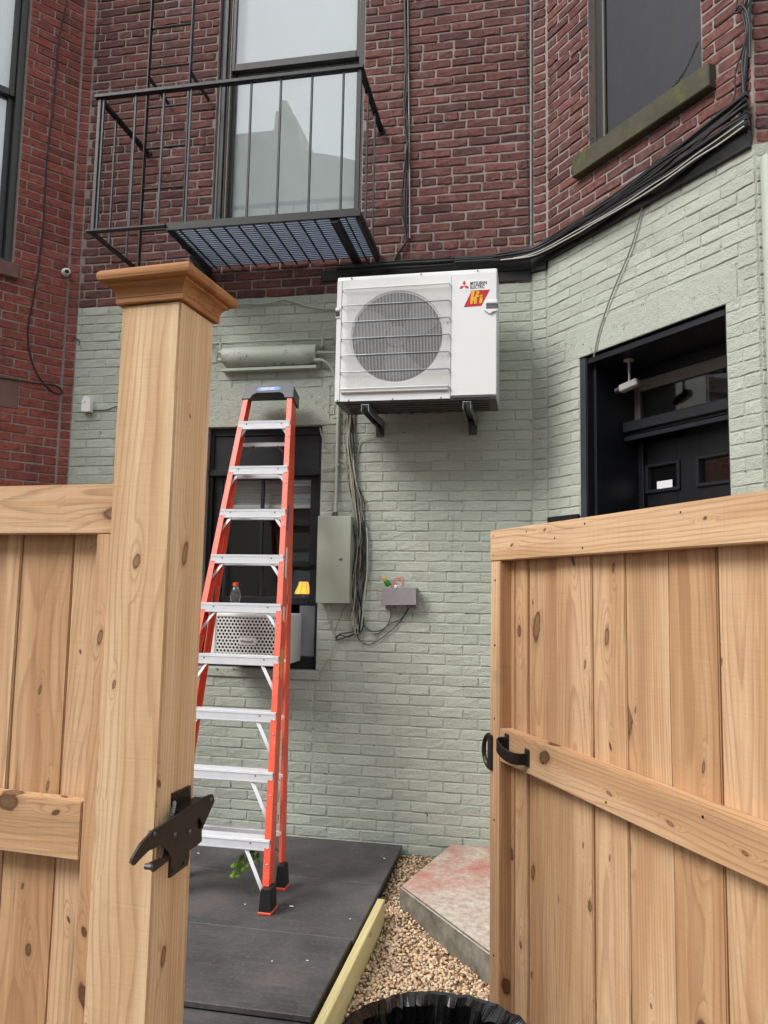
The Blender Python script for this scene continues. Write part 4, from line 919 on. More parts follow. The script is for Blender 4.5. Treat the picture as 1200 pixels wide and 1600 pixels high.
# service side
b = MB(); b.box(dvx+.0015, ax1-.004, AY, AY+.0075, pz0+.016, pz1, .0015); b.build('service_panel', wmt, ac)
b = MB(); b.box(ax0+.002, lfx-.001, AY+.001, AY+.0075, pz0, pz1, .0015); b.build('corner_strip', wmt, ac)
b = MB(); b.box(dvx+.012, ax1-.03, AY+.004, AY+.0076, pz0+.003, pz0+.013, .001); b.build('drip_slot', MAT['fan_grey'], ac)
hx0, hz0 = W.px(510+1068/4.286, 400+358/4.286, AY); hx1, hz1 = W.px(510+1150/4.286, 400+318/4.286, AY)
b = MB(); b.box(hx0, ax1+.003, AY-.003, AY+.03, hz0, hz1, .004); b.build('handle_recess', MAT['fan_grey'], ac)
b = MB(); b.poly([(hx0-.012, hz0-.004), (hx0-.004, hz0), (ax1+.005, hz0-.002), (ax1+.005, hz0-.010), (ax1-.03, hz0-.020), (ax1-.042, hz0-.030), (ax1-.056, hz0-.020)], AY-.010, AY+.002); b.build('handle_cover', wmt, ac)
b = MB(); b.box(hx0-.002, ax1+.005, AY-.008, AY+.02, hz1, hz1+.022, .004); b.build('handle_hood', wmt, ac)
lz = W.px(510+75/4.286, 400+390/4.286, AY)[1]
b = MB(); b.box(ax0-.002, ax0+.022, AY-.002, AY+.05, lz-.016, lz+.016, .003); b.build('side_grip', MAT['ac_inner'], ac)
b = MB(); b.box(ax0-.006, ax0+.026, AY-.006, AY+.05, lz+.017, lz+.042, .006); b.box(ax0-.004, ax0+.024, AY-.006, AY+.05, lz-.026, lz-.017, .003); b.build('side_grip_cover', wmt, ac)
for x, z in ((.09, az1-.013), (.52, az1-.013), (.86, az1-.013), (.02, az0+.012), (.09, az0+.010), (.36, az0+.010), (.65, az0+.010), (.74, az0+.012), (.685, (az0+az1)/2+.07)):
    MB().lathe([(.0045, -.002), (.0045, .002), (.002, .003)], (ax0+x*(ax1-ax0)/.975, AY+.004-.004*(z < az1-.02), z), (0, -1, 0), 8).build('screw', MAT['galv_dark'], ac)
# badges
def text_mesh(body, size, mat, M_, name, parent, bold=.0, sx=1.0):
    cu = bpy.data.curves.new(name, 'FONT'); cu.body = body; cu.size = size; cu.align_x = 'LEFT'; cu.offset = bold; cu.extrude = .0004; cu.fill_mode = 'BOTH'
    o = bpy.data.objects.new(name, cu); col.objects.link(o); bpy.context.view_layer.update()
    me = bpy.data.meshes.new_from_object(o.evaluated_get(bpy.context.evaluated_depsgraph_get())); bpy.data.objects.remove(o); bpy.data.curves.remove(cu)
    me.transform(Matrix.Diagonal((sx, 1, 1, 1))); me.materials.clear(); me.materials.append(mat)
    return link(name, me, parent, M_)
def acp(x, y): return W.px(680+x/10, 420+y/10, AY)
TX = Matrix.Rotation(math.pi/2, 4, 'X')     # text plane -> upright facing -y
q0, q1 = acp(365, 345), acp(850, 140)
b = MB(); b.box(q0[0], q1[0], AY-.001, AY+.0005, q0[1]-.002, q1[1]-.006); badge = b.build('badge', MAT['label_white'], ac)
ctr = acp(453, 268); r_ = .0175
b = MB()
for a in (90, 210, 330):
    a = math.radians(a); d_ = Vector((math.cos(a), math.sin(a))); e_ = Vector((-d_.y, d_.x))
    P_ = [Vector((0, 0))+d_*.001, d_*(.5*r_*1.9)+e_*(.29*r_*1.9), d_*(r_*1.9), d_*(.5*r_*1.9)-e_*(.29*r_*1.9)]
    b.poly([(ctr[0]+p.x, ctr[1]+p.y) for p in P_], AY-.0022, AY-.0008)
b.build('diamond_mark', MAT['red_ink'], ac)
tp = acp(545, 252); bt = acp(548, 312)
text_mesh('MITSUBISHI', .0285, MAT['black_ink'], Matrix.Translation((tp[0], AY-.0015, tp[1]-.002)) @ TX, 'lettering', ac, .0006, .70)
text_mesh('ELECTRIC', .0285, MAT['black_ink'], Matrix.Translation((tp[0], AY-.0015, tp[1]-.0255)) @ TX, 'lettering', ac, .0006, .70)
q = [acp(*v) for v in ((445, 600), (570, 342), (855, 326), (722, 578))]
b = MB(); b.poly(q, AY-.0012, AY-.0002); b.build('red_badge', MAT['red_deep'], ac)
u = Vector((q[1][0]-q[0][0], q[1][1]-q[0][1])); 
def hq(pts, nm):
    b = MB(); b.poly([acp(*p) for p in pts], AY-.0024, AY-.0013); b.build(nm, MAT['gold_ink'], ac)
hq(((572, 350), (625, 345), (600, 440), (640, 437), (655, 470), (648, 545), (604, 549), (606, 490), (594, 490), (580, 550), (545, 552), (556, 440)), 'letter_h')
hq(((640, 352), (676, 347), (690, 362), (684, 388), (655, 412), (690, 410), (684, 440), (624, 444), (630, 412), (652, 385), (660, 370), (640, 374)), 'figure_2')
hq(((700, 412), (740, 408), (737, 434), (700, 438)), 'letter_i_dot'); hq(((698, 448), (745, 445), (736, 512), (716, 540), (688, 542)), 'letter_i')
for i, x_ in enumerate((573, 737)):
    x = W.px(x_, 640, AY+.05)[0] if i == 0 else W.px(730, 630, AY+.03)[0]
    br = empty('wall_bracket', (x, -.2, az0-.1), ('galvanised steel bracket under the grille side of the heat pump', 'galvanised steel bracket under the logo side of the heat pump')[i], 'bracket', 'heat pump brackets')
    b = MB(); za = az0-.016
    b.box(x-.024, x+.024, AY+.0, -.004, za-.004, za); b.box(x-.024, x-.020, AY+.0, -.004, za-.046, za-.0045); b.box(x+.020, x+.024, AY+.0, -.004, za-.046, za-.0045); b.build('arm', MAT['galv'], br)
    b = MB(); b.box(x-.028, x+.028, -.010, -.003, za-.105, za-.002, .001); b.poly([(-.004-.0, za-.05), (-.16, za-.05), (-.012, za-.095)], x-.003, x+.003, Matrix(((0, 1, 0, 0), (1, 0, 0, 0), (0, 0, 1, 0), (0, 0, 0, 1)))); b.build('wall_plate', MAT['galv_dark'], br)
    MB().lathe([(.009, 0), (.009, .012), (.004, .016)], (x, -.010, za-.085), (0, -1, 0), 6).build('bolt', MAT['galv_dark'], br)

# ------------------------------------------------------------------ window air conditioner and what stands near it
WY = -.34
wx0, wz1 = W.px(331, 958, WY); wx1 = W.px(443, 990, WY)[0]; wz0 = W.px(385, 1039, WY)[1]
wa = empty('window_air_conditioner', ((wx0+wx1)/2, -.1, wz0), 'white window air conditioner with honeycomb front jutting from the black window', 'air conditioner')
b = MB(); b.box(wx0, wx1, WY+.02, .04, wz0, wz1, .012, seg=3); b.build('casing', MAT['ac_shell'], wa, smooth=30)
b = MB(); ring_frame(b, wx0-.003, wx1+.003, wz0-.003, wz1+.003, WY, WY+.022, (.035, .035, .025, .025), .006); b.build('front_frame', MAT['white_plastic'], wa)
b = MB(); b.box(wx0+.03, wx1-.03, WY+.012, WY+.0195, wz0+.02, wz1-.02); b.build('coil', MAT['ac_inner'], wa)
b = MB(); p_ = .0235; hw = p_/math.sqrt(3); R_ = p_*.40
row = 0; z = wz0+.022
while z < wz1-.020:
    x = wx0+.032+(p_/2 if row % 2 else 0)
    while x < wx1-.030:
        hx = [b.bm.verts.new((x+hw*math.cos(math.pi/6+a*math.pi/3), WY+.004, z+hw*math.sin(math.pi/6+a*math.pi/3))) for a in range(6)]
        r1 = [b.bm.verts.new((x+R_*math.cos(math.pi/6+a*math.pi/3), WY+.004, z+R_*math.sin(math.pi/6+a*math.pi/3))) for a in range(6)]
        r2 = [b.bm.verts.new((v.co.x, WY+.011, v.co.z)) for v in r1]
        for a in range(6):
            c_ = (a+1) % 6; b.bm.faces.new((hx[a], hx[c_], r1[c_], r1[a])); b.bm.faces.new((r1[a], r1[c_], r2[c_], r2[a]))
        x += p_
    z += hw*1.5; row += 1
b.build('honeycomb_grille', MAT['white_plastic'], wa)['kind'] = 'stuff'
nx_, nz__ = W.px(373, 1007, WY); nx2, nz2 = W.px(400, 997, WY)
b = MB(); b.box(nx_, nx2, WY-.001, WY+.003, nz__, nz2, .001); b.build('name_plate', MAT['label_white'], wa)
text_mesh('Windmill', .028, MAT['black_ink'], Matrix.Translation((nx_+.010, WY-.0016, nz__+.010)) @ TX, 'lettering', wa, .0002, .82)
b = MB(); n = 16; xa, xb_ = wx1-.02, GW[1]-.027; zA, zB = GW[2]+.086, zsb-.038
vs_ = []
for k in range(n*2+1):
    x = xa+(xb_-xa)*k/(n*2); y = .045+(.010 if k % 2 else 0); vs_.append((b.bm.verts.new((x, y, zA)), b.bm.verts.new((x, y, zB))))
for p, q in zip(vs_, vs_[1:]): b.bm.faces.new((p[0], q[0], q[1], p[1]))
b.build('accordion_panel', MAT['accordion'], wa)
b = MB(); b.box(GW[0]+.036, wx0+.02, .045, .055, zA, zB); b.build('accordion_panel', MAT['accordion'], wa)
bx, bz = W.px(368, 930, -.12); bz0 = wz1+.001
bo = empty('drink_bottle', (bx, -.12, bz0), 'clear plastic drink bottle with orange cap on the window air conditioner', 'bottle')
zc_ = W.px(366, 911, -.12)[1]; hB = zc_-bz0
MB().lathe([(.028, 0), (.034, .006), (.034, hB*.30), (.030, hB*.36), (.034, hB*.42), (.034, hB*.66), (.026, hB*.80), (.016, hB*.88), (.016, hB*.90)], (bx, -.12, bz0), n=24).build('body', MAT['clear_plastic'], bo, smooth=50)
MB().lathe([(.0185, hB*.895), (.0195, hB*.90), (.0195, hB), (.017, hB+.003)], (bx, -.12, bz0), n=24).build('cap', MAT['orange_plastic'], bo, smooth=30)
lx, lz_ = W.px(474, 928, .45); l_t = W.px(474, 909, .45)[1]; hl = l_t-lz_
lm = empty('table_lamp', (lx, .45, lz_-.35), 'glowing yellow table lamp shade seen inside the ground floor window', 'lamp')
MB().lathe([(.062, 0), (.058, hl*.2), (.040, hl*.7), (.034, hl)], (lx, .45, lz_), n=24, cap=False).build('shade', MAT['lamp_shade'], lm, smooth=50)
b = MB()
for k in range(8):
    a = k*math.pi/4; b.tube([(lx+.063*math.cos(a), .45+.063*math.sin(a), lz_), (lx+.0415*math.cos(a), .45+.0415*math.sin(a), lz_+hl*.7), (lx+.035*math.cos(a), .45+.035*math.sin(a), lz_+hl)], .0018, 5)
b.build('shade_rib', MAT['brownstone'], lm)
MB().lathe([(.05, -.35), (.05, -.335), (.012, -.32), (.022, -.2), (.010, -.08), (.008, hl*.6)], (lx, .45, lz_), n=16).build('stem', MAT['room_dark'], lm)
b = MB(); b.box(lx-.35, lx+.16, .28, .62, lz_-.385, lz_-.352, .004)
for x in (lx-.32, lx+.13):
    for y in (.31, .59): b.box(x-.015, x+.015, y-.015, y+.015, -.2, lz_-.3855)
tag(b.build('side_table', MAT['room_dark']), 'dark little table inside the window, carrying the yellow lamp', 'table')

# ------------------------------------------------------------------ step ladder
T0 = Vector((0, -1.19, 0)); T1 = Vector((0, -.225, 2.80)); TL = (T1-T0).length; tv = (T1-T0)/TL; nf = Vector((0, -tv.z, tv.y))
def xr(t): return -1.258 + (-1.532+1.258)*t
def xl(t): return -1.925 + (-1.862+1.925)*t
def LPt(t, x, off=0): return T0 + (T1-T0)*t + Vector((x, 0, 0)) + nf*off
def lad_t(x, y):
    r = ray(x, y); p = CAM + r*((T0-CAM).dot(nf)/r.dot(nf)); return (p-T0).dot(tv)/TL
lad = empty('step_ladder', (-1.6, -1.0, 0), 'tall orange fibreglass step ladder with aluminium treads leaning on painted wall', 'ladder')
TCAP = lad_t(449, 622); og = MAT['ladder_orange']; al = MAT['alu']
fo = .045
for xf, s_ in ((xr, 1), (xl, -1)):
    b = MB(); t0, t1 = .03, TCAP+.024
    b.bar(LPt(t0, xf(t0)-s_*.016), LPt(t1, xf(t1)-s_*.016), .032, .005, nf, .001); b.bar(LPt(t0, xf(t0), -.038), LPt(t1, xf(t1), -.038), .005, .080, nf, .001); b.bar(LPt(t0, xf(t0)-s_*.012, -.077), LPt(t1, xf(t1)-s_*.012, -.077), .024, .005, nf, .001)
    b.build('front_rail', og, lad)
    b = MB(); zf = .10
    b.poly([(-.030, 0), (.030, 0), (.024, .105), (-.022, .105)], -.048, .048, Matrix.Translation(Vector((xf(0)-s_*.012, -1.19+.04, .012)))); b.build('foot', MAT['rubber_black'], lad)
    b = MB(); b.box(xf(0)-s_*.012-.034, xf(0)-s_*.012+.034, -1.19-.012, -1.19+.092, 0.001, .013, .002); b.build('foot_pad', og, lad)
R1 = Vector((0, -.135, 2.80)); R0_ = Vector((0, -.874, 0)); rv = (R1-R0_).normalized(); nr = Vector((0, -rv.z, rv.y))
def xr2(t): return -1.285 + (-1.545+1.285)*t
def xl2(t): return -1.91 + (-1.885+1.91)*t
def RPt(t, x, off=0): return R0_ + (R1-R0_)*t + Vector((x, 0, 0)) + nr*off
for xf, s_ in ((xr2, 1), (xl2, -1)):
    b = MB(); t0, t1 = .045, TCAP+.02
    b.bar(RPt(t0, xf(t0)-s_*.012), RPt(t1, xf(t1)-s_*.012), .026, .005, nr, .001); b.bar(RPt(t0, xf(t0), .004), RPt(t1, xf(t1), .004), .005, .078, nr, .001); b.build('rear_rail', og, lad)
    b = MB(); b.poly([(-.026, 0), (.026, 0), (.017, .105), (-.018, .105)], -.038, .038, Matrix.Translation(Vector((xf(0)-s_*.010, -.874+.02, .016)))); b.build('foot', MAT['rubber_black'], lad)
    b = MB(); b.box(xf(0)-s_*.010-.03, xf(0)-s_*.010+.03, -.874-.02, -.874+.06, 0.001, .016, .002); b.build('foot_pad', og, lad)
ysteps = [663, 734, 802, 874, 951, 1033, 1121, 1215, 1321]; ts = []
for k, y in enumerate(ysteps):
    t_ = lad_t(449-(y-620)*.0385, y); ts.append(t_)
    a, c = xl(t_)+.004, xr(t_)-.004; p = LPt(t_, 0, .004); b = MB()
    b.box(a, c, p.y-.003, p.y+.003, p.z-.030, p.z+.020, .0012); b.box(a, c, p.y-.0035, p.y+.074, p.z+.0205, p.z+.0245, .001); b.box(a, c, p.y+.072, p.y+.0755, p.z-.012, p.z+.020, .001)
    b.box(a, c, p.y-.005, p.y-.0032, p.z-.0275, p.z-.0225); b.box(a, c, p.y-.005, p.y-.0032, p.z+.012, p.z+.017)
    sp_o = b.build('step', al, lad)
    dz = .055+.012*k*(1 if k < 5 else 1.5); dx = .045+.010*k
    for xe, s_ in ((a, 1), (c, -1)):
        MB().bar((xe+s_*dx, p.y+.006, p.z-.026), (xe+s_*.004, p.y+.006-.33*dz+.02, p.z-.03-dz), .004, .018, (s_, 0, 1)).build('brace', al, lad)
    b = MB()
    for xe in (a+.16*(c-a), c-.16*(c-a)): b.lathe([(.0045, 0), (.004, .002), (.001, .003)], (xe, p.y-.003, p.z+.004), (0, -1, 0), 8)
    b.build('rivet', MAT['galv_dark'], sp_o)
b = MB()
for t_ in ts:
    for o_ in (.004, -.006):
        for x in (xr(t_)-.012, xl(t_)+.012): b.lathe([(.005, 0), (.0045, .003), (.001, .0045)], LPt(t_+o_, x, .0025), nf, 8)
    b.lathe([(.005, 0), (.0045, .003), (.001, .0045)], LPt(t_-.03, xr(t_-.03)-.012, .0025), nf, 8)
b.build('rail_rivet', MAT['galv'], lad)
def rear_t(x, y):
    r = ray(x, y); p = CAM + r*((R0_-CAM).dot(nr)/r.dot(nr)); return (p-R0_).dot(rv)/(R1-R0_).length
for k, y in enumerate((694, 744, 809, 881, 952, 1034, 1122, 1214, 1304)):
    t_ = rear_t(445, y); p = RPt(t_, 0); MB().box(xl2(t_)+.003, xr2(t_)-.003, p.y-.003, p.y+.022, p.z-.013, p.z+.013, .002).build('rear_bar', al, lad)
    if k in (0, 8):
        for xe, s_ in ((xl2(t_), 1), (xr2(t_), -1)): MB().bar((xe+s_*.11, p.y+.004, p.z-.012), (xe+s_*.006, p.y-.01, p.z-.10), .003, .022, (s_, 0, 1)).build('rear_brace', MAT['galv_dark'], lad)
for s_, xa_, xb2 in ((-1, xl, xl2), (1, xr, xr2)):
    ta, tb = .60, .50; MB().bar(LPt(ta, xa_(ta)-s_*.008, -.06), RPt(tb, xb2(tb)-s_*.008), .004, .022, nf).build('spreader', MAT['galv_dark'], lad)
# moulded top cap
xm = (xr(TCAP)+xl(TCAP))/2; hw_ = (xr(TCAP)-xl(TCAP))/2
CM = Matrix((Vector((1, 0, 0)), -nf, tv)).transposed().to_4x4(); CM.translation = LPt(TCAP, xm, .006)
b = MB(); b.poly([(-hw_-.010, 0), (-hw_+.002, .082), (-hw_+.012, .096), (hw_-.014, .100), (hw_+.004, .088), (hw_+.012, 0), (hw_-.046, 0), (hw_-.056, .026), (hw_-.080, .042), (-hw_+.082, .042), (-hw_+.058, .026), (-hw_+.046, 0)], -.004, .012, CM)
b.poly([(-hw_-.006, .080), (-hw_+.012, .0955), (hw_-.014, .0995), (hw_+.006, .084), (hw_+.004, .070), (-hw_-.004, .070)], .0125, .135, CM)
b.poly([(hw_-.001, -.004), (hw_+.013, -.004), (hw_+.006, .070), (hw_-.003, .070)], .0125, .13, CM); b.poly([(-hw_-.011, -.004), (-hw_+.001, -.004), (-hw_+.003, .070), (-hw_-.004, .070)], .0125, .13, CM)
cap_o = b.build('top_cap', MAT['cap_grey'], lad)
b = MB(); b.poly([(-.080, .068), (-.062, .082), (.066, .084), (.086, .070), (.066, .056), (-.060, .054)], -.006, -.0043, CM); b.build('maker_plate', MAT['label_blue'], cap_o)
text_mesh('WERNER', .024, MAT['label_white'], CM @ Matrix.Translation((-.050, -.0066, .061)) @ TX, 'lettering', cap_o, .0005, .95)
for (y0_, y1_, mt, wf) in ((786, 826, 'label_purple', .026), (852, 900, 'label_white', .030), (945, 968, 'label_white', .03), (1012, 1058, 'label_yellow', .034)):
    ta, tb = lad_t(449-(y1_-620)*.0385, y1_), lad_t(449-(y0_-620)*.0385, y0_)
    MB().bar(LPt(ta, xr(ta)+.0032, -.034), LPt(tb, xr(tb)+.0032, -.034), .0008, wf, nf).build('sticker', MAT[mt], lad)

# ------------------------------------------------------------------ things fixed to the painted wall
EY = -.10; ex0, ez1 = W.px(497, 806, EY); ex1, ez0 = W.px(545.5, 943, EY)
eb = empty('electrical_panel', ((ex0+ex1)/2, -.05, ez0), 'painted metal electrical cabinet beside the ground floor window', 'electrical box')
b = MB(); b.box(ex0+.004, ex1-.004, EY+.004, .004, ez0+.004, ez1-.004, .003); b.build('body', MAT['box_paint'], eb)
b = MB(); b.box(ex0, ex1, EY-.004, EY+.012, ez0, ez1, .004, seg=2); b.build('door', MAT['box_paint'], eb, smooth=30)
lk = W.px(533, 874, EY); MB().lathe([(.009, -.001), (.009, .004), (.006, .006)], (lk[0], EY-.004, lk[1]), (0, -1, 0), 14).build('lock', MAT['galv_dark'], eb)
def wp(x, y, d=-.012): s_, z_ = W.px(x, y, d); return Vector((s_, d, z_))
cdt = empty('conduit', wp(524, 806), 'painted steel conduit rising from the electrical cabinet behind the heat pump', 'conduit')
cp = [wp(523.5, 806, -.05), wp(524.5, 790, -.035), wp(526, 740, -.022), wp(528.5, 650, -.022), wp(529.5, 600, -.022), wp(531, 540, -.022)]; cp[0].z = ez1-.004
MB().tube(spline(cp, 6), .0115, 12).build('pipe', MAT['conduit_paint'], cdt, smooth=60)
p = cp[0]; MB().lathe([(.024, 0), (.024, .010), (.017, .012), (.017, .030), (.014, .032)], (p.x, p.y, ez1-.001), n=12).build('connector', MAT['galv_dark'], cdt)
for y in (650, 727): q = wp(527 if y > 700 else 528.5, y, -.022); b = MB(); b.tube([q-Vector((0, 0, .010)), q+Vector((0, 0, .010))], .0135, 10); b.box(q.x-.04, q.x+.014, -.008, -.002, q.z-.009, q.z+.009); b.build('strap', MAT['conduit_paint'], cdt)

def cable(pts, r, mat, label, name='cable', group=None, n=6, cat='cable', parent=None):
    o = MB().tube(spline(pts, n), r, 7).build(name, MAT[mat], parent, smooth=70)
    if parent is None: tag(o, label, cat, group)
    return o
rnd = random.Random(21)
wb = empty('wire_bundle', wp(557, 985), 'tangled bundle of grey wires hanging down wall beside the electrical cabinet', 'wire bundle')
spine = [(545, 628), (546, 690), (549, 740), (557, 790), (562, 830), (559, 880), (556, 920), (556, 960), (558, 990)]
for k in range(30):
    ofs = rnd.gauss(0, 4.6); pts = []
    for i, (x, y) in enumerate(spine):
        sp2 = (.5, .7, .6, .9, 1.2, 1.4, 1.5, 1.2, .5)[i]; pts.append(wp(x+ofs*sp2+rnd.gauss(0, 3.0), y+rnd.gauss(0, 8)*(0 < i < 8), -rnd.uniform(.008, .035)))
    if k % 3 == 0: pts = pts[:rnd.randint(5, 8)] if k % 2 else pts[rnd.randint(1, 3):]
    cable(pts, rnd.choice((.0018, .0024, .003, .0042)), rnd.choice(('wire_grey', 'wire_grey', 'wire_tan', 'wire_black', 'conduit_paint', 'wire_black')), None, 'wire', parent=wb)
for pts in ([(560, 985), (545, 995), (530, 992), (525, 999)], [(561, 983), (548, 988), (533, 990), (524, 996)], [(559, 987), (549, 992), (536, 997), (526, 1000)]):
    cable([wp(x, y, -.02) for x, y in pts], .004, 'wire_black', None, 'wire', parent=wb)
lab = 'thin wire trailing on the wall under the electrical cabinet'
for pts, r, m_ in (([(507, 943), (513, 968), (521, 990), (526, 1000), (519, 1020), (508, 1040), (495, 1055), (480, 1056), (470, 1048)], .0028, 'wire_tan'), ([(541, 943), (533, 962), (524, 985), (525, 1002)], .0026, 'wire_grey')):
    cable([wp(x, y, -.012) for x, y in pts], r, m_, lab, 'wire', 'loose wires below the cabinet')
cable([wp(x, y, -.014) for x, y in ((502, 680), (500, 668), (506, 690), (522, 712), (536, 722), (545, 728))], .0035, 'conduit_paint', 'painted wire crossing from the window corner to the wire bundle', 'wire')
cable([wp(x, y, -.010) for x, y in ((503, 732), (520, 731), (548, 727))], .0028, 'conduit_paint', 'short level wire clipped across the conduit', 'wire')
cable([wp(x, y, -.010) for x, y in ((584, 683), (572, 686), (563, 690), (560, 705), (556, 726), (556, 745))], .0034, 'conduit_paint', 'painted wire looping off the heat pump bracket foot', 'wire')
JY = -.075; jx0, jz1 = W.px(597, 919, JY); jx1, jz0 = W.px(650, 947, JY)
jb = empty('junction_box', ((jx0+jx1)/2, -.03, jz0), 'small grey junction box with coloured wire nuts on top', 'junction box')
b = MB(); b.poly([(jx0, jz1), (jx1-.002, jz1+.006), (jx1, jz0+.008), (jx0+.006, jz0)], JY, -.001); b.build('cover', MAT['jbox_grey'], jb)
b = MB()
for k in range(5): b.box(jx1-.003, jx1+.010, JY+.02, JY+.03, jz0+.015+k*.019, jz0+.024+k*.019, .001); b.box(jx0-.008, jx0+.004, JY+.02, JY+.03, jz0+.015+k*.018, jz0+.023+k*.018, .001)
b.build('hinge_tab', MAT['jbox_grey'], jb)
b = MB(); b.box(jx0+.012, jx0+.07, -.02, -.002, jz0-.022, jz0-.001, .002); b.build('mounting_foot', MAT['jbox_grey'], jb); b = MB(); b.box(jx1-.07, jx1-.005, -.02, -.002, jz0-.016, jz0+.004, .002); b.build('mounting_foot', MAT['jbox_grey'], jb)
b = MB(); g0_ = wp(606, 912, -.05); b.lathe([(.016, -.016), (.020, 0), (.016, .022), (.012, .026)], g0_, (-.5, -.2, .7), 12); b.build('green_wire_nut', MAT['green_nut'], jb, smooth=30)
b = MB(); b.lathe([(.011, .026), (.013, .030), (.011, .050)], g0_, (-.5, -.2, .7), 10); b.build('yellow_wire_nut', MAT['yellow_nut'], jb, smooth=30)
for pts in ([(614, 917), (617, 905), (624, 903), (630, 903), (631, 915)], [(618, 918), (616, 908), (621, 904), (628, 909), (629, 917)], [(611, 917), (613, 909), (619, 912), (620, 920)]):
    cable([wp(x, y, -.05) for x, y in pts], .0035, 'salmon_wire', None, 'wire', parent=jb)
MB().lathe([(.004, 0), (.010, .012), (.010, .024), (.006, .028)], wp(618.5, 921, -.072), (0, 0, 1), 8).build('white_connector', MAT['label_white'], jb)
lab = 'drooping wire running between the junction box and the wire bundle'
for pts in ([(640, 948), (633, 960), (622, 975), (605, 990), (585, 1004), (572, 1006), (562, 1000), (556, 985)], [(639, 948), (628, 966), (610, 974), (595, 985), (578, 985), (565, 972)], [(610, 949), (611, 962), (606, 975), (596, 987), (582, 992)]):
    cable([wp(x, y, -.010) for x, y in pts], .0027, rnd.choice(('wire_grey', 'wire_black')), lab, 'wire', 'wires at the junction box')
cable([wp(x, y, -.012) for x, y in ((364, 477), (385, 475), (412, 475), (430, 471), (444, 468), (462, 473), (482, 479), (500, 482), (530, 483))], .005, 'conduit_paint', 'painted cable sagging along the top edge of the painted wall', 'cable')
# painted-over lamp fixture above the ladder
fx0, fz1 = W.px(348, 545, -.05); fx1 = W.px(494, 545, -.05)[0]; fzb = W.px(420, 573, -.05)[1]; fz1 = W.px(420, 540, -.05)[1]
fxr = empty('lamp_fixture', ((fx0+fx1)/2, -.05, fzb), 'painted over tubular strip lamp fixture on the wall above the ladder', 'lamp fixture')
b = MB(); prof_ = [(-.002, fz1), (-.045, fz1), (-.085, fz1-.02), (-.105, fz1-.055), (-.100, fz1-.095), (-.07, fzb+.012), (-.03, fzb), (-.002, fzb)]
n = 16; rings = []
for k in range(n+1):
    u_ = k/n; x = fx0+(fx1-fx0)*u_; e_ = min(u_, 1-u_)*n; tp_ = 1-.22*max(0, 1-e_/2.2)
    rings.append([b.bm.verts.new((x, y*tp_ + .004*noise.noise(Vector((x*20, i, 3))), (z-fz1)*tp_+fz1+.006*noise.noise(Vector((x*14, i*3.0, 0))))) for i, (y, z) in enumerate(prof_)])
for A_, B_ in zip(rings, rings[1:]):
    for i in range(len(prof_)-1): b.bm.faces.new((A_[i], A_[i+1], B_[i+1], B_[i]))
b.bm.faces.new(rings[0]); b.bm.faces.new(rings[-1][::-1]); b.build('housing', MAT['fixture_paint'], fxr, smooth=40)
s0, z0_ = W.px(346, 578, -.06); s1, z1_ = W.px(494, 571, -.06)
MB().box(s0, s1, -.062, -.002, z1_-.016, z1_+.004, .002).build('bottom_plate', MAT['conduit_paint'], fxr)
r0, r1_ = wp(345, 536, -.04), wp(504, 528, -.04); r1_.z = r0.z
MB().tube(spline([wp(336, 546, -.02), wp(333, 541, -.03), wp(338, 537, -.04), r0, r1_, r1_+Vector((.06, .01, .0)), r1_+Vector((.085, .02, -.02)), r1_+Vector((.05, .03, -.025))], 6), .006, 8).build('hanger_rod', MAT['conduit_paint'], fxr, smooth=60)
for x in (r0.x, r1_.x):
    b = MB(); b.tube([(x, -.04, r0.z-.04), (x, -.04, r0.z+.012)], .010, 8); b.box(x-.008, x+.008, -.05, -.002, r0.z-.06, r0.z-.042, .002); b.build('clamp', MAT['conduit_paint'], fxr)
for y_, d_ in ((551, -.05), (563, -.05)):
    p0 = wp(494, y_, d_); b = MB(); b.tube([p0-Vector((.012, 0, 0)), p0+Vector((.03, 0, 0))], .014, 10); b.tube([p0+Vector((.03, 0, 0)), p0+Vector((.05, 0, 0))], .010, 10); b.build('conduit_fitting', MAT['conduit_paint'], fxr)
    p0 = wp(348, y_, d_); b = MB(); b.tube([p0+Vector((.012, 0, 0)), p0-Vector((.03, 0, 0))], .013, 10); b.build('conduit_fitting', MAT['fixture_paint'], fxr)
MB().tube(spline([wp(500, 551, -.05), wp(512, 551, -.045), wp(524, 551, -.03), wp(540, 550, -.03)], 5), .009, 10).build('feed_conduit', MAT['conduit_paint'], fxr, smooth=60)
MB().tube(spline([wp(500, 563, -.05), wp(508, 565, -.05), wp(516, 572, -.045), wp(522, 585, -.035), wp(524, 600, -.03), wp(527, 625, -.024)], 5), .0085, 10).build('feed_conduit', MAT['conduit_paint'], fxr, smooth=60)
# siren
q0 = W.px(137, 632, -.02); sz = W.px(137, 619, -.02)[1]-W.px(137, 643, -.02)[1]
sr_ = empty('alarm_sounder', (q0[0], 0, q0[1]-sz/2), 'small white alarm sounder on the pale painted wall beside the red corner', 'alarm')
b = MB(); hw2 = .033; b.poly([(q0[0]-hw2, q0[1]-sz/2), (q0[0]+hw2, q0[1]-sz/2)] + [(q0[0]+hw2*math.cos(a*math.pi/10), q0[1]+sz*.12+sz*.40*math.sin(a*math.pi/10)) for a in range(11)], -.045, -.001)
bmesh.ops.bevel(b.bm, geom=[e for e in b.bm.edges if e.calc_face_angle(0) > 1.2 and min(v.co.y for v in e.verts) < -.04], offset=.009, segments=3, affect='EDGES'); b.build('housing', MAT['white_plastic'], sr_, smooth=40)
MB().lathe([(.005, 0), (.004, .002)], (q0[0]-.006, -.0445, q0[1]+.012), (0, -1, 0), 10).build('sensor', MAT['black_ink'], sr_)
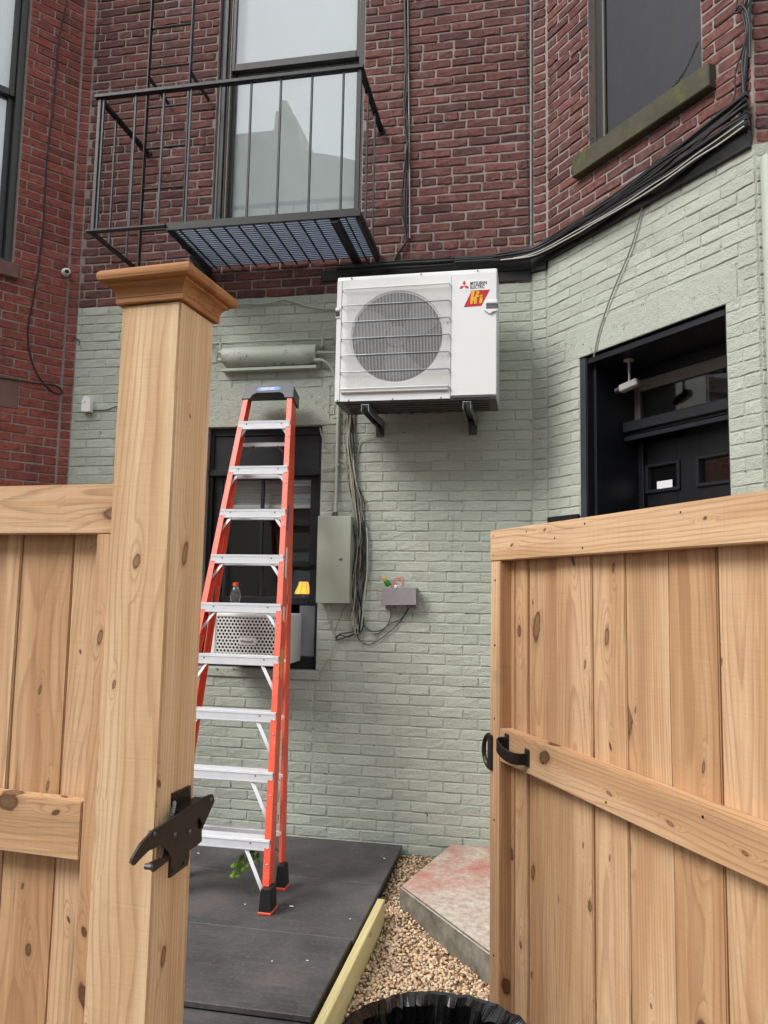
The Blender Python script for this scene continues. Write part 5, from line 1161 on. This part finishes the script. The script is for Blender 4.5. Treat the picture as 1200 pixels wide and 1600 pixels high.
cable([wp(x, y, -.006) for x, y in ((143, 641), (155, 641), (168, 640), (178, 636), (195, 633))], .0028, 'wire_black', 'thin dark wire leading from the white alarm sounder', 'wire')
# security cameras
c0 = LB.px(104, 427, -.0); cw = LB.w(c0[0]-.01, -.004, c0[1])
scm = empty('security_camera', cw, 'tiny white dome security camera on the red brick corner', 'camera')
MB().lathe([(.030, 0), (.030, .012), (.024, .018)], cw, -LB.into, 18).build('base', MAT['white_plastic'], scm, smooth=30)
hd = cw - LB.into*.036 + Vector((0, 0, -.004)); MB().lathe([(.004, -.028), (.020, -.022), (.027, 0), (.024, .016), (.018, .022)], hd, (.45, -.8, -.25), 18).build('head', MAT['white_plastic'], scm, smooth=50)
MB().lathe([(.015, .0215), (.012, .0245), (.002, .0255)], hd, (.45, -.8, -.25), 14).build('lens', MAT['black_ink'], scm, smooth=50)
c0 = RB.px(983, 566, .16); ct = RB.w(c0[0], .16, BD[3]-.046); bz_ = RB.px(983, 603, .16)[1]
sc2 = empty('security_camera', ct, 'white bullet security camera hanging inside the dark doorway head', 'camera')
MB().lathe([(.032, 0), (.030, .010), (.009, .014)], ct, (0, 0, -1), 16).build('mount', MAT['shaded_white_plastic'], sc2); MB().tube([ct-Vector((0, 0, .012)), Vector((ct.x, ct.y, bz_+.02))], .008, 10).build('arm', MAT['shaded_white_plastic'], sc2)
cc_ = Vector((ct.x, ct.y, bz_)); ax_ = (RB.w(-1, 0, 0)-RB.w(0, 0, 0)).normalized(); ax_ = (ax_ - RB.into*.25 + Vector((0, 0, -.22))).normalized()
b = MB(); b.bar(cc_-ax_*.06, cc_+ax_*.06, .05, .046, (0, 0, 1), .008); b.build('body', MAT['shaded_white_plastic'], sc2)  # white camera; its grey is the doorway's shade painted in
MB().lathe([(.018, 0), (.020, .03), (.017, .034)], cc_+ax_*.058, ax_, 14).build('lens', MAT['black_ink'], sc2)

# ------------------------------------------------------------------ cables
def lbp(x, y, d=-.01): s_, z_ = LB.px(x, y, d); return LB.w(s_, d, z_)
def rbp(x, y, d=-.02): s_, z_ = RB.px(x, y, d); return RB.w(s_, d, z_)
cable([lbp(x, y) for x, y in ((108, -30), (105, 0), (93, 58), (85, 150), (73, 255), (67, 360), (55, 452), (45, 505), (44.5, 538), (52, 570), (66, 596), (84, 613), (96, 615), (95, 608), (86, 602), (73, 600), (49, 598), (26, 594), (0, 590), (-20, 588))], .0052, 'wire_black', 'loose black cable looping down the orange red brick bay', 'cable', n=5)
for k, pts in enumerate(([(631, -30), (632, 0), (633, 80), (635, 160), (637, 205), (634, 270), (632, 330), (634, 372), (628, 388), (600, 424)], [(634, -30), (634, 0), (634, 100), (631, 170), (636, 220), (630, 280), (627, 320), (634, 365), (630, 385), (606, 420)], [(633, -30), (633, 20), (636, 120), (632, 190), (639, 240), (636, 300), (635, 350), (637, 372), (620, 398), (612, 420)])):
    cable([wp(x, y, -.016-.006*k) for x, y in pts], (.0075, .0055, .0045)[k], 'wire_black', 'black cable running straight down the dark brick beside balcony window', 'cable', 'cables beside the balcony window')
cable([wp(x, y, -.012) for x, y in ((636, -30), (637, 0), (638, 100), (639.5, 250), (640, 330), (640, 372))], .004, 'wire_white', 'pale cable alongside the black cables beside the balcony window', 'cable')
cable([wp(x, y, -.010) for x, y in ((823, -30), (822, 60), (823, 150), (821, 210), (824, 280), (826, 370), (818, 392))], .003, 'wire_black', 'hair thin dark cable down the brick by the bay corner joint', 'cable')
rnd = random.Random(5)
bandpath = [(0, 0)]
def path_cable(o0, amp, d0, r, mat, lab, grp, start=-1.3, name='cable'):
    pts = []; ph = rnd.random()*20
    zw = W.px(815, 404)[1]
    s_ = start
    while s_ < -.10:
        pts.append(W.w(s_, -d0-.012, zw+o0*.35-.02+.006*noise.noise(Vector((s_*3, ph, 0))))); s_ += .16
    pts.append(SR.w(.03, -d0-.03, zw+o0*.5-.01))
    s_ = .10
    while s_ < BE+.12:
        zc_ = RB.px(860+ (s_/BE)*335, 0)[1]; u_ = s_/BE
        base = (RB.px(850, 398)[1]*(1-u_) + RB.px(1190, 178)[1]*u_)
        sag = -.030*math.sin(math.pi*u_)
        pts.append(RB.w(s_, -d0-.01*rnd.random(), base+sag+o0*(.55+.75*u_)+amp*noise.noise(Vector((s_*2.2, ph, 0))))); s_ += .14
    cable(pts, r, mat, lab, name, grp, n=5)
for k in range(22):
    path_cable(rnd.uniform(-.060, .085), rnd.uniform(.015, .060), rnd.uniform(.030, .062), rnd.choice((.0045, .006, .008, .011)), 'wire_black', 'black cable in the thick bundle strung along the bay above painted brick', 'bundled black cables along the bay', rnd.choice((-1.3, -1.3, -.5, -.25)))
path_cable(-.052, .012, .072, .0038, 'wire_white', 'slim white cable along the lower edge of the black cable bundle', 'white cables along the bay', -.20)
path_cable(-.034, .016, .076, .0028, 'wire_white', 'slim white cable along the lower edge of the black cable bundle', 'white cables along the bay', -.12)
cable([rbp(x, y, -.014) for x, y in ((1008, 305), (1003, 325), (994, 360), (984, 392), (968, 430), (952, 470), (937, 515), (930, 545), (928, 558))], .0042, 'wire_grey', 'grey wire dangling over the bay lintel into the doorway', 'wire')
for k, pts in enumerate(([(1172, -30), (1170, 20), (1168, 60), (1164, 110), (1160, 165), (1165, 200)], [(1166, -30), (1164, 10), (1168, 50), (1160, 100), (1162, 150), (1158, 190)], [(1158, -20), (1150, 12), (1160, 25), (1165, 60), (1150, 110), (1148, 150), (1140, 190)], [(1176, -20), (1160, 14), (1148, 20), (1158, 8), (1170, 30), (1172, 90)])):
    cable([rbp(x, y, -.02-.008*k) for x, y in pts], (.010, .008, .004, .005)[k], 'wire_black', 'black cable dropping down the bay corner into the cable bundle', 'cable', 'cables down the bay corner')
b = MB(); b.tube([FB.w(.045, -.05, -.2), FB.w(.045, -.05, 3.60)], .034, 16); tag(b.build('downpipe', MAT['conduit_paint'], smooth=60), 'painted pipe standing at the outer corner of the bay', 'pipe')

MB().tube([W.w(-.006, .0, 3.72), W.w(-.006, .0, TOP)], .0085, 8).build('caulk_joint', MAT['wire_grey'], house)
cable([wp(x, y, -.008) for x, y in ((110, 526), (119, 529), (124, 533), (123, 540))], .0028, 'wire_black', 'short bent wire hook left sticking out of pale painted brick', 'wire')
# ------------------------------------------------------------------ bin with a black liner, and a sprig
cx_, cy_, cr, cz = -.185, -3.255, .205, .65
tc_ = empty('trash_can', (cx_, cy_, -.11), 'round trash can lined with a shiny black plastic bag', 'trash can')
MB().lathe([(cr*.80, -.115), (cr*.98, cz-.04), (cr*1.02, cz-.02), (cr*1.0, cz-.012)], (cx_, cy_, 0), n=40, cap=False).build('can', MAT['rubber_black'], tc_, smooth=30)
bm = bmesh.new(); n = 220; rings = []
pf = [(cr*1.055, cz-.26), (cr*1.06, cz-.20), (cr*1.05, cz-.15), (cr*1.055, cz-.10), (cr*1.05, cz-.06), (cr*1.045, cz-.02), (cr*1.035, cz), (cr*1.01, cz+.006), (cr*.985, cz+.002), (cr*.965, cz-.015), (cr*.95, cz-.05), (cr*.92, cz-.09), (cr*.89, cz-.14), (cr*.86, cz-.20), (cr*.82, cz-.28), (cr*.78, cz-.37), (cr*.6, cz-.42), (cr*.3, cz-.44), (.004, cz-.44)]
for i, (r_, z_) in enumerate(pf):
    ring = []
    for k in range(n):
        a = 2*math.pi*k/n; P_ = Vector((math.cos(a)*3.2, math.sin(a)*3.2, z_*4))
        w_ = .45 if 5 <= i <= 8 else 1.0
        cr_ = .022*noise.noise(P_*1.1) + .016*(1-abs(noise.noise(P_*2.3+Vector((9, 0, 0))))*2) + .007*noise.noise(P_*6) + .005*noise.noise(P_*13)
        rr_ = r_ - abs(cr_)*w_*(1 if i > 8 else -.55) ; ring.append(bm.verts.new((cx_+rr_*math.cos(a), cy_+rr_*math.sin(a), z_+.010*w_*noise.noise(P_*2.3+Vector((0, 7, 0))))))
    rings.append(ring)
for A_, B_ in zip(rings, rings[1:]):
    for k in range(n): bm.faces.new((A_[k], A_[(k+1) % n], B_[(k+1) % n], B_[k]))
bmesh.ops.recalc_face_normals(bm, faces=bm.faces); me = bpy.data.meshes.new('liner'); bm.to_mesh(me); bm.free(); me.materials.append(MAT['bag_black'])
link('liner', me, tc_)
wd_ = empty('leafy_sprig', on_z(394, 1400, 0)+Vector((0, 0, 0)), 'small green leafy sprig by the lowest ladder step', 'plant')
root = Vector(wd_.location); tip = at_depth(398, 1318, (root-CAM).dot(FWD)); 
stem = spline([root, root.lerp(tip, .5)+Vector((.03, .0, .01)), tip, tip+Vector((-.06, -.01, -.03))], 6)
MB().tube(stem, .0022, 6).build('stem', MAT['leaf'], wd_)
for k, (x, y) in enumerate(((372, 1350), (384, 1344), (392, 1338), (366, 1362), (380, 1358), (398, 1343), (376, 1356), (364, 1352), (388, 1352), (370, 1368), (394, 1330), (402, 1336), (378, 1340), (362, 1368))):
    c = at_depth(x, y, (root-CAM).dot(FWD)-.02*(k % 3)); b = MB(); r = random.Random(k); L_ = r.uniform(.026, .046); pts_ = []
    dv = Vector((r.uniform(-1, -.2), r.uniform(-.3, .3), r.uniform(-.9, -.1))).normalized(); sv = dv.cross(Vector((.2, -.8, .6))).normalized(); nn = dv.cross(sv)
    bs = stem[-1].lerp(c, .3); MB().tube([bs, c-dv*L_*.5], .0012, 5).build('leaf_stalk', MAT['leaf'], wd_)
    rows = []
    for i, wdt in enumerate((.0, .22, .40, .26, .36, .12)): rows.append([b.bm.verts.new(c+dv*L_*(i/5-.5)+sv*wdt*L_*e+nn*(.006*abs(e)-.004*(i-2.5)**2/6)) for e in (-1, 0, 1)])
    for A_, B_ in zip(rows, rows[1:]):
        for e in (0, 1): b.bm.faces.new((A_[e], A_[e+1], B_[e+1], B_[e]))
    bmesh.ops.remove_doubles(b.bm, verts=b.bm.verts, dist=1e-5); b.build('leaf', MAT['leaf'], wd_, smooth=60)
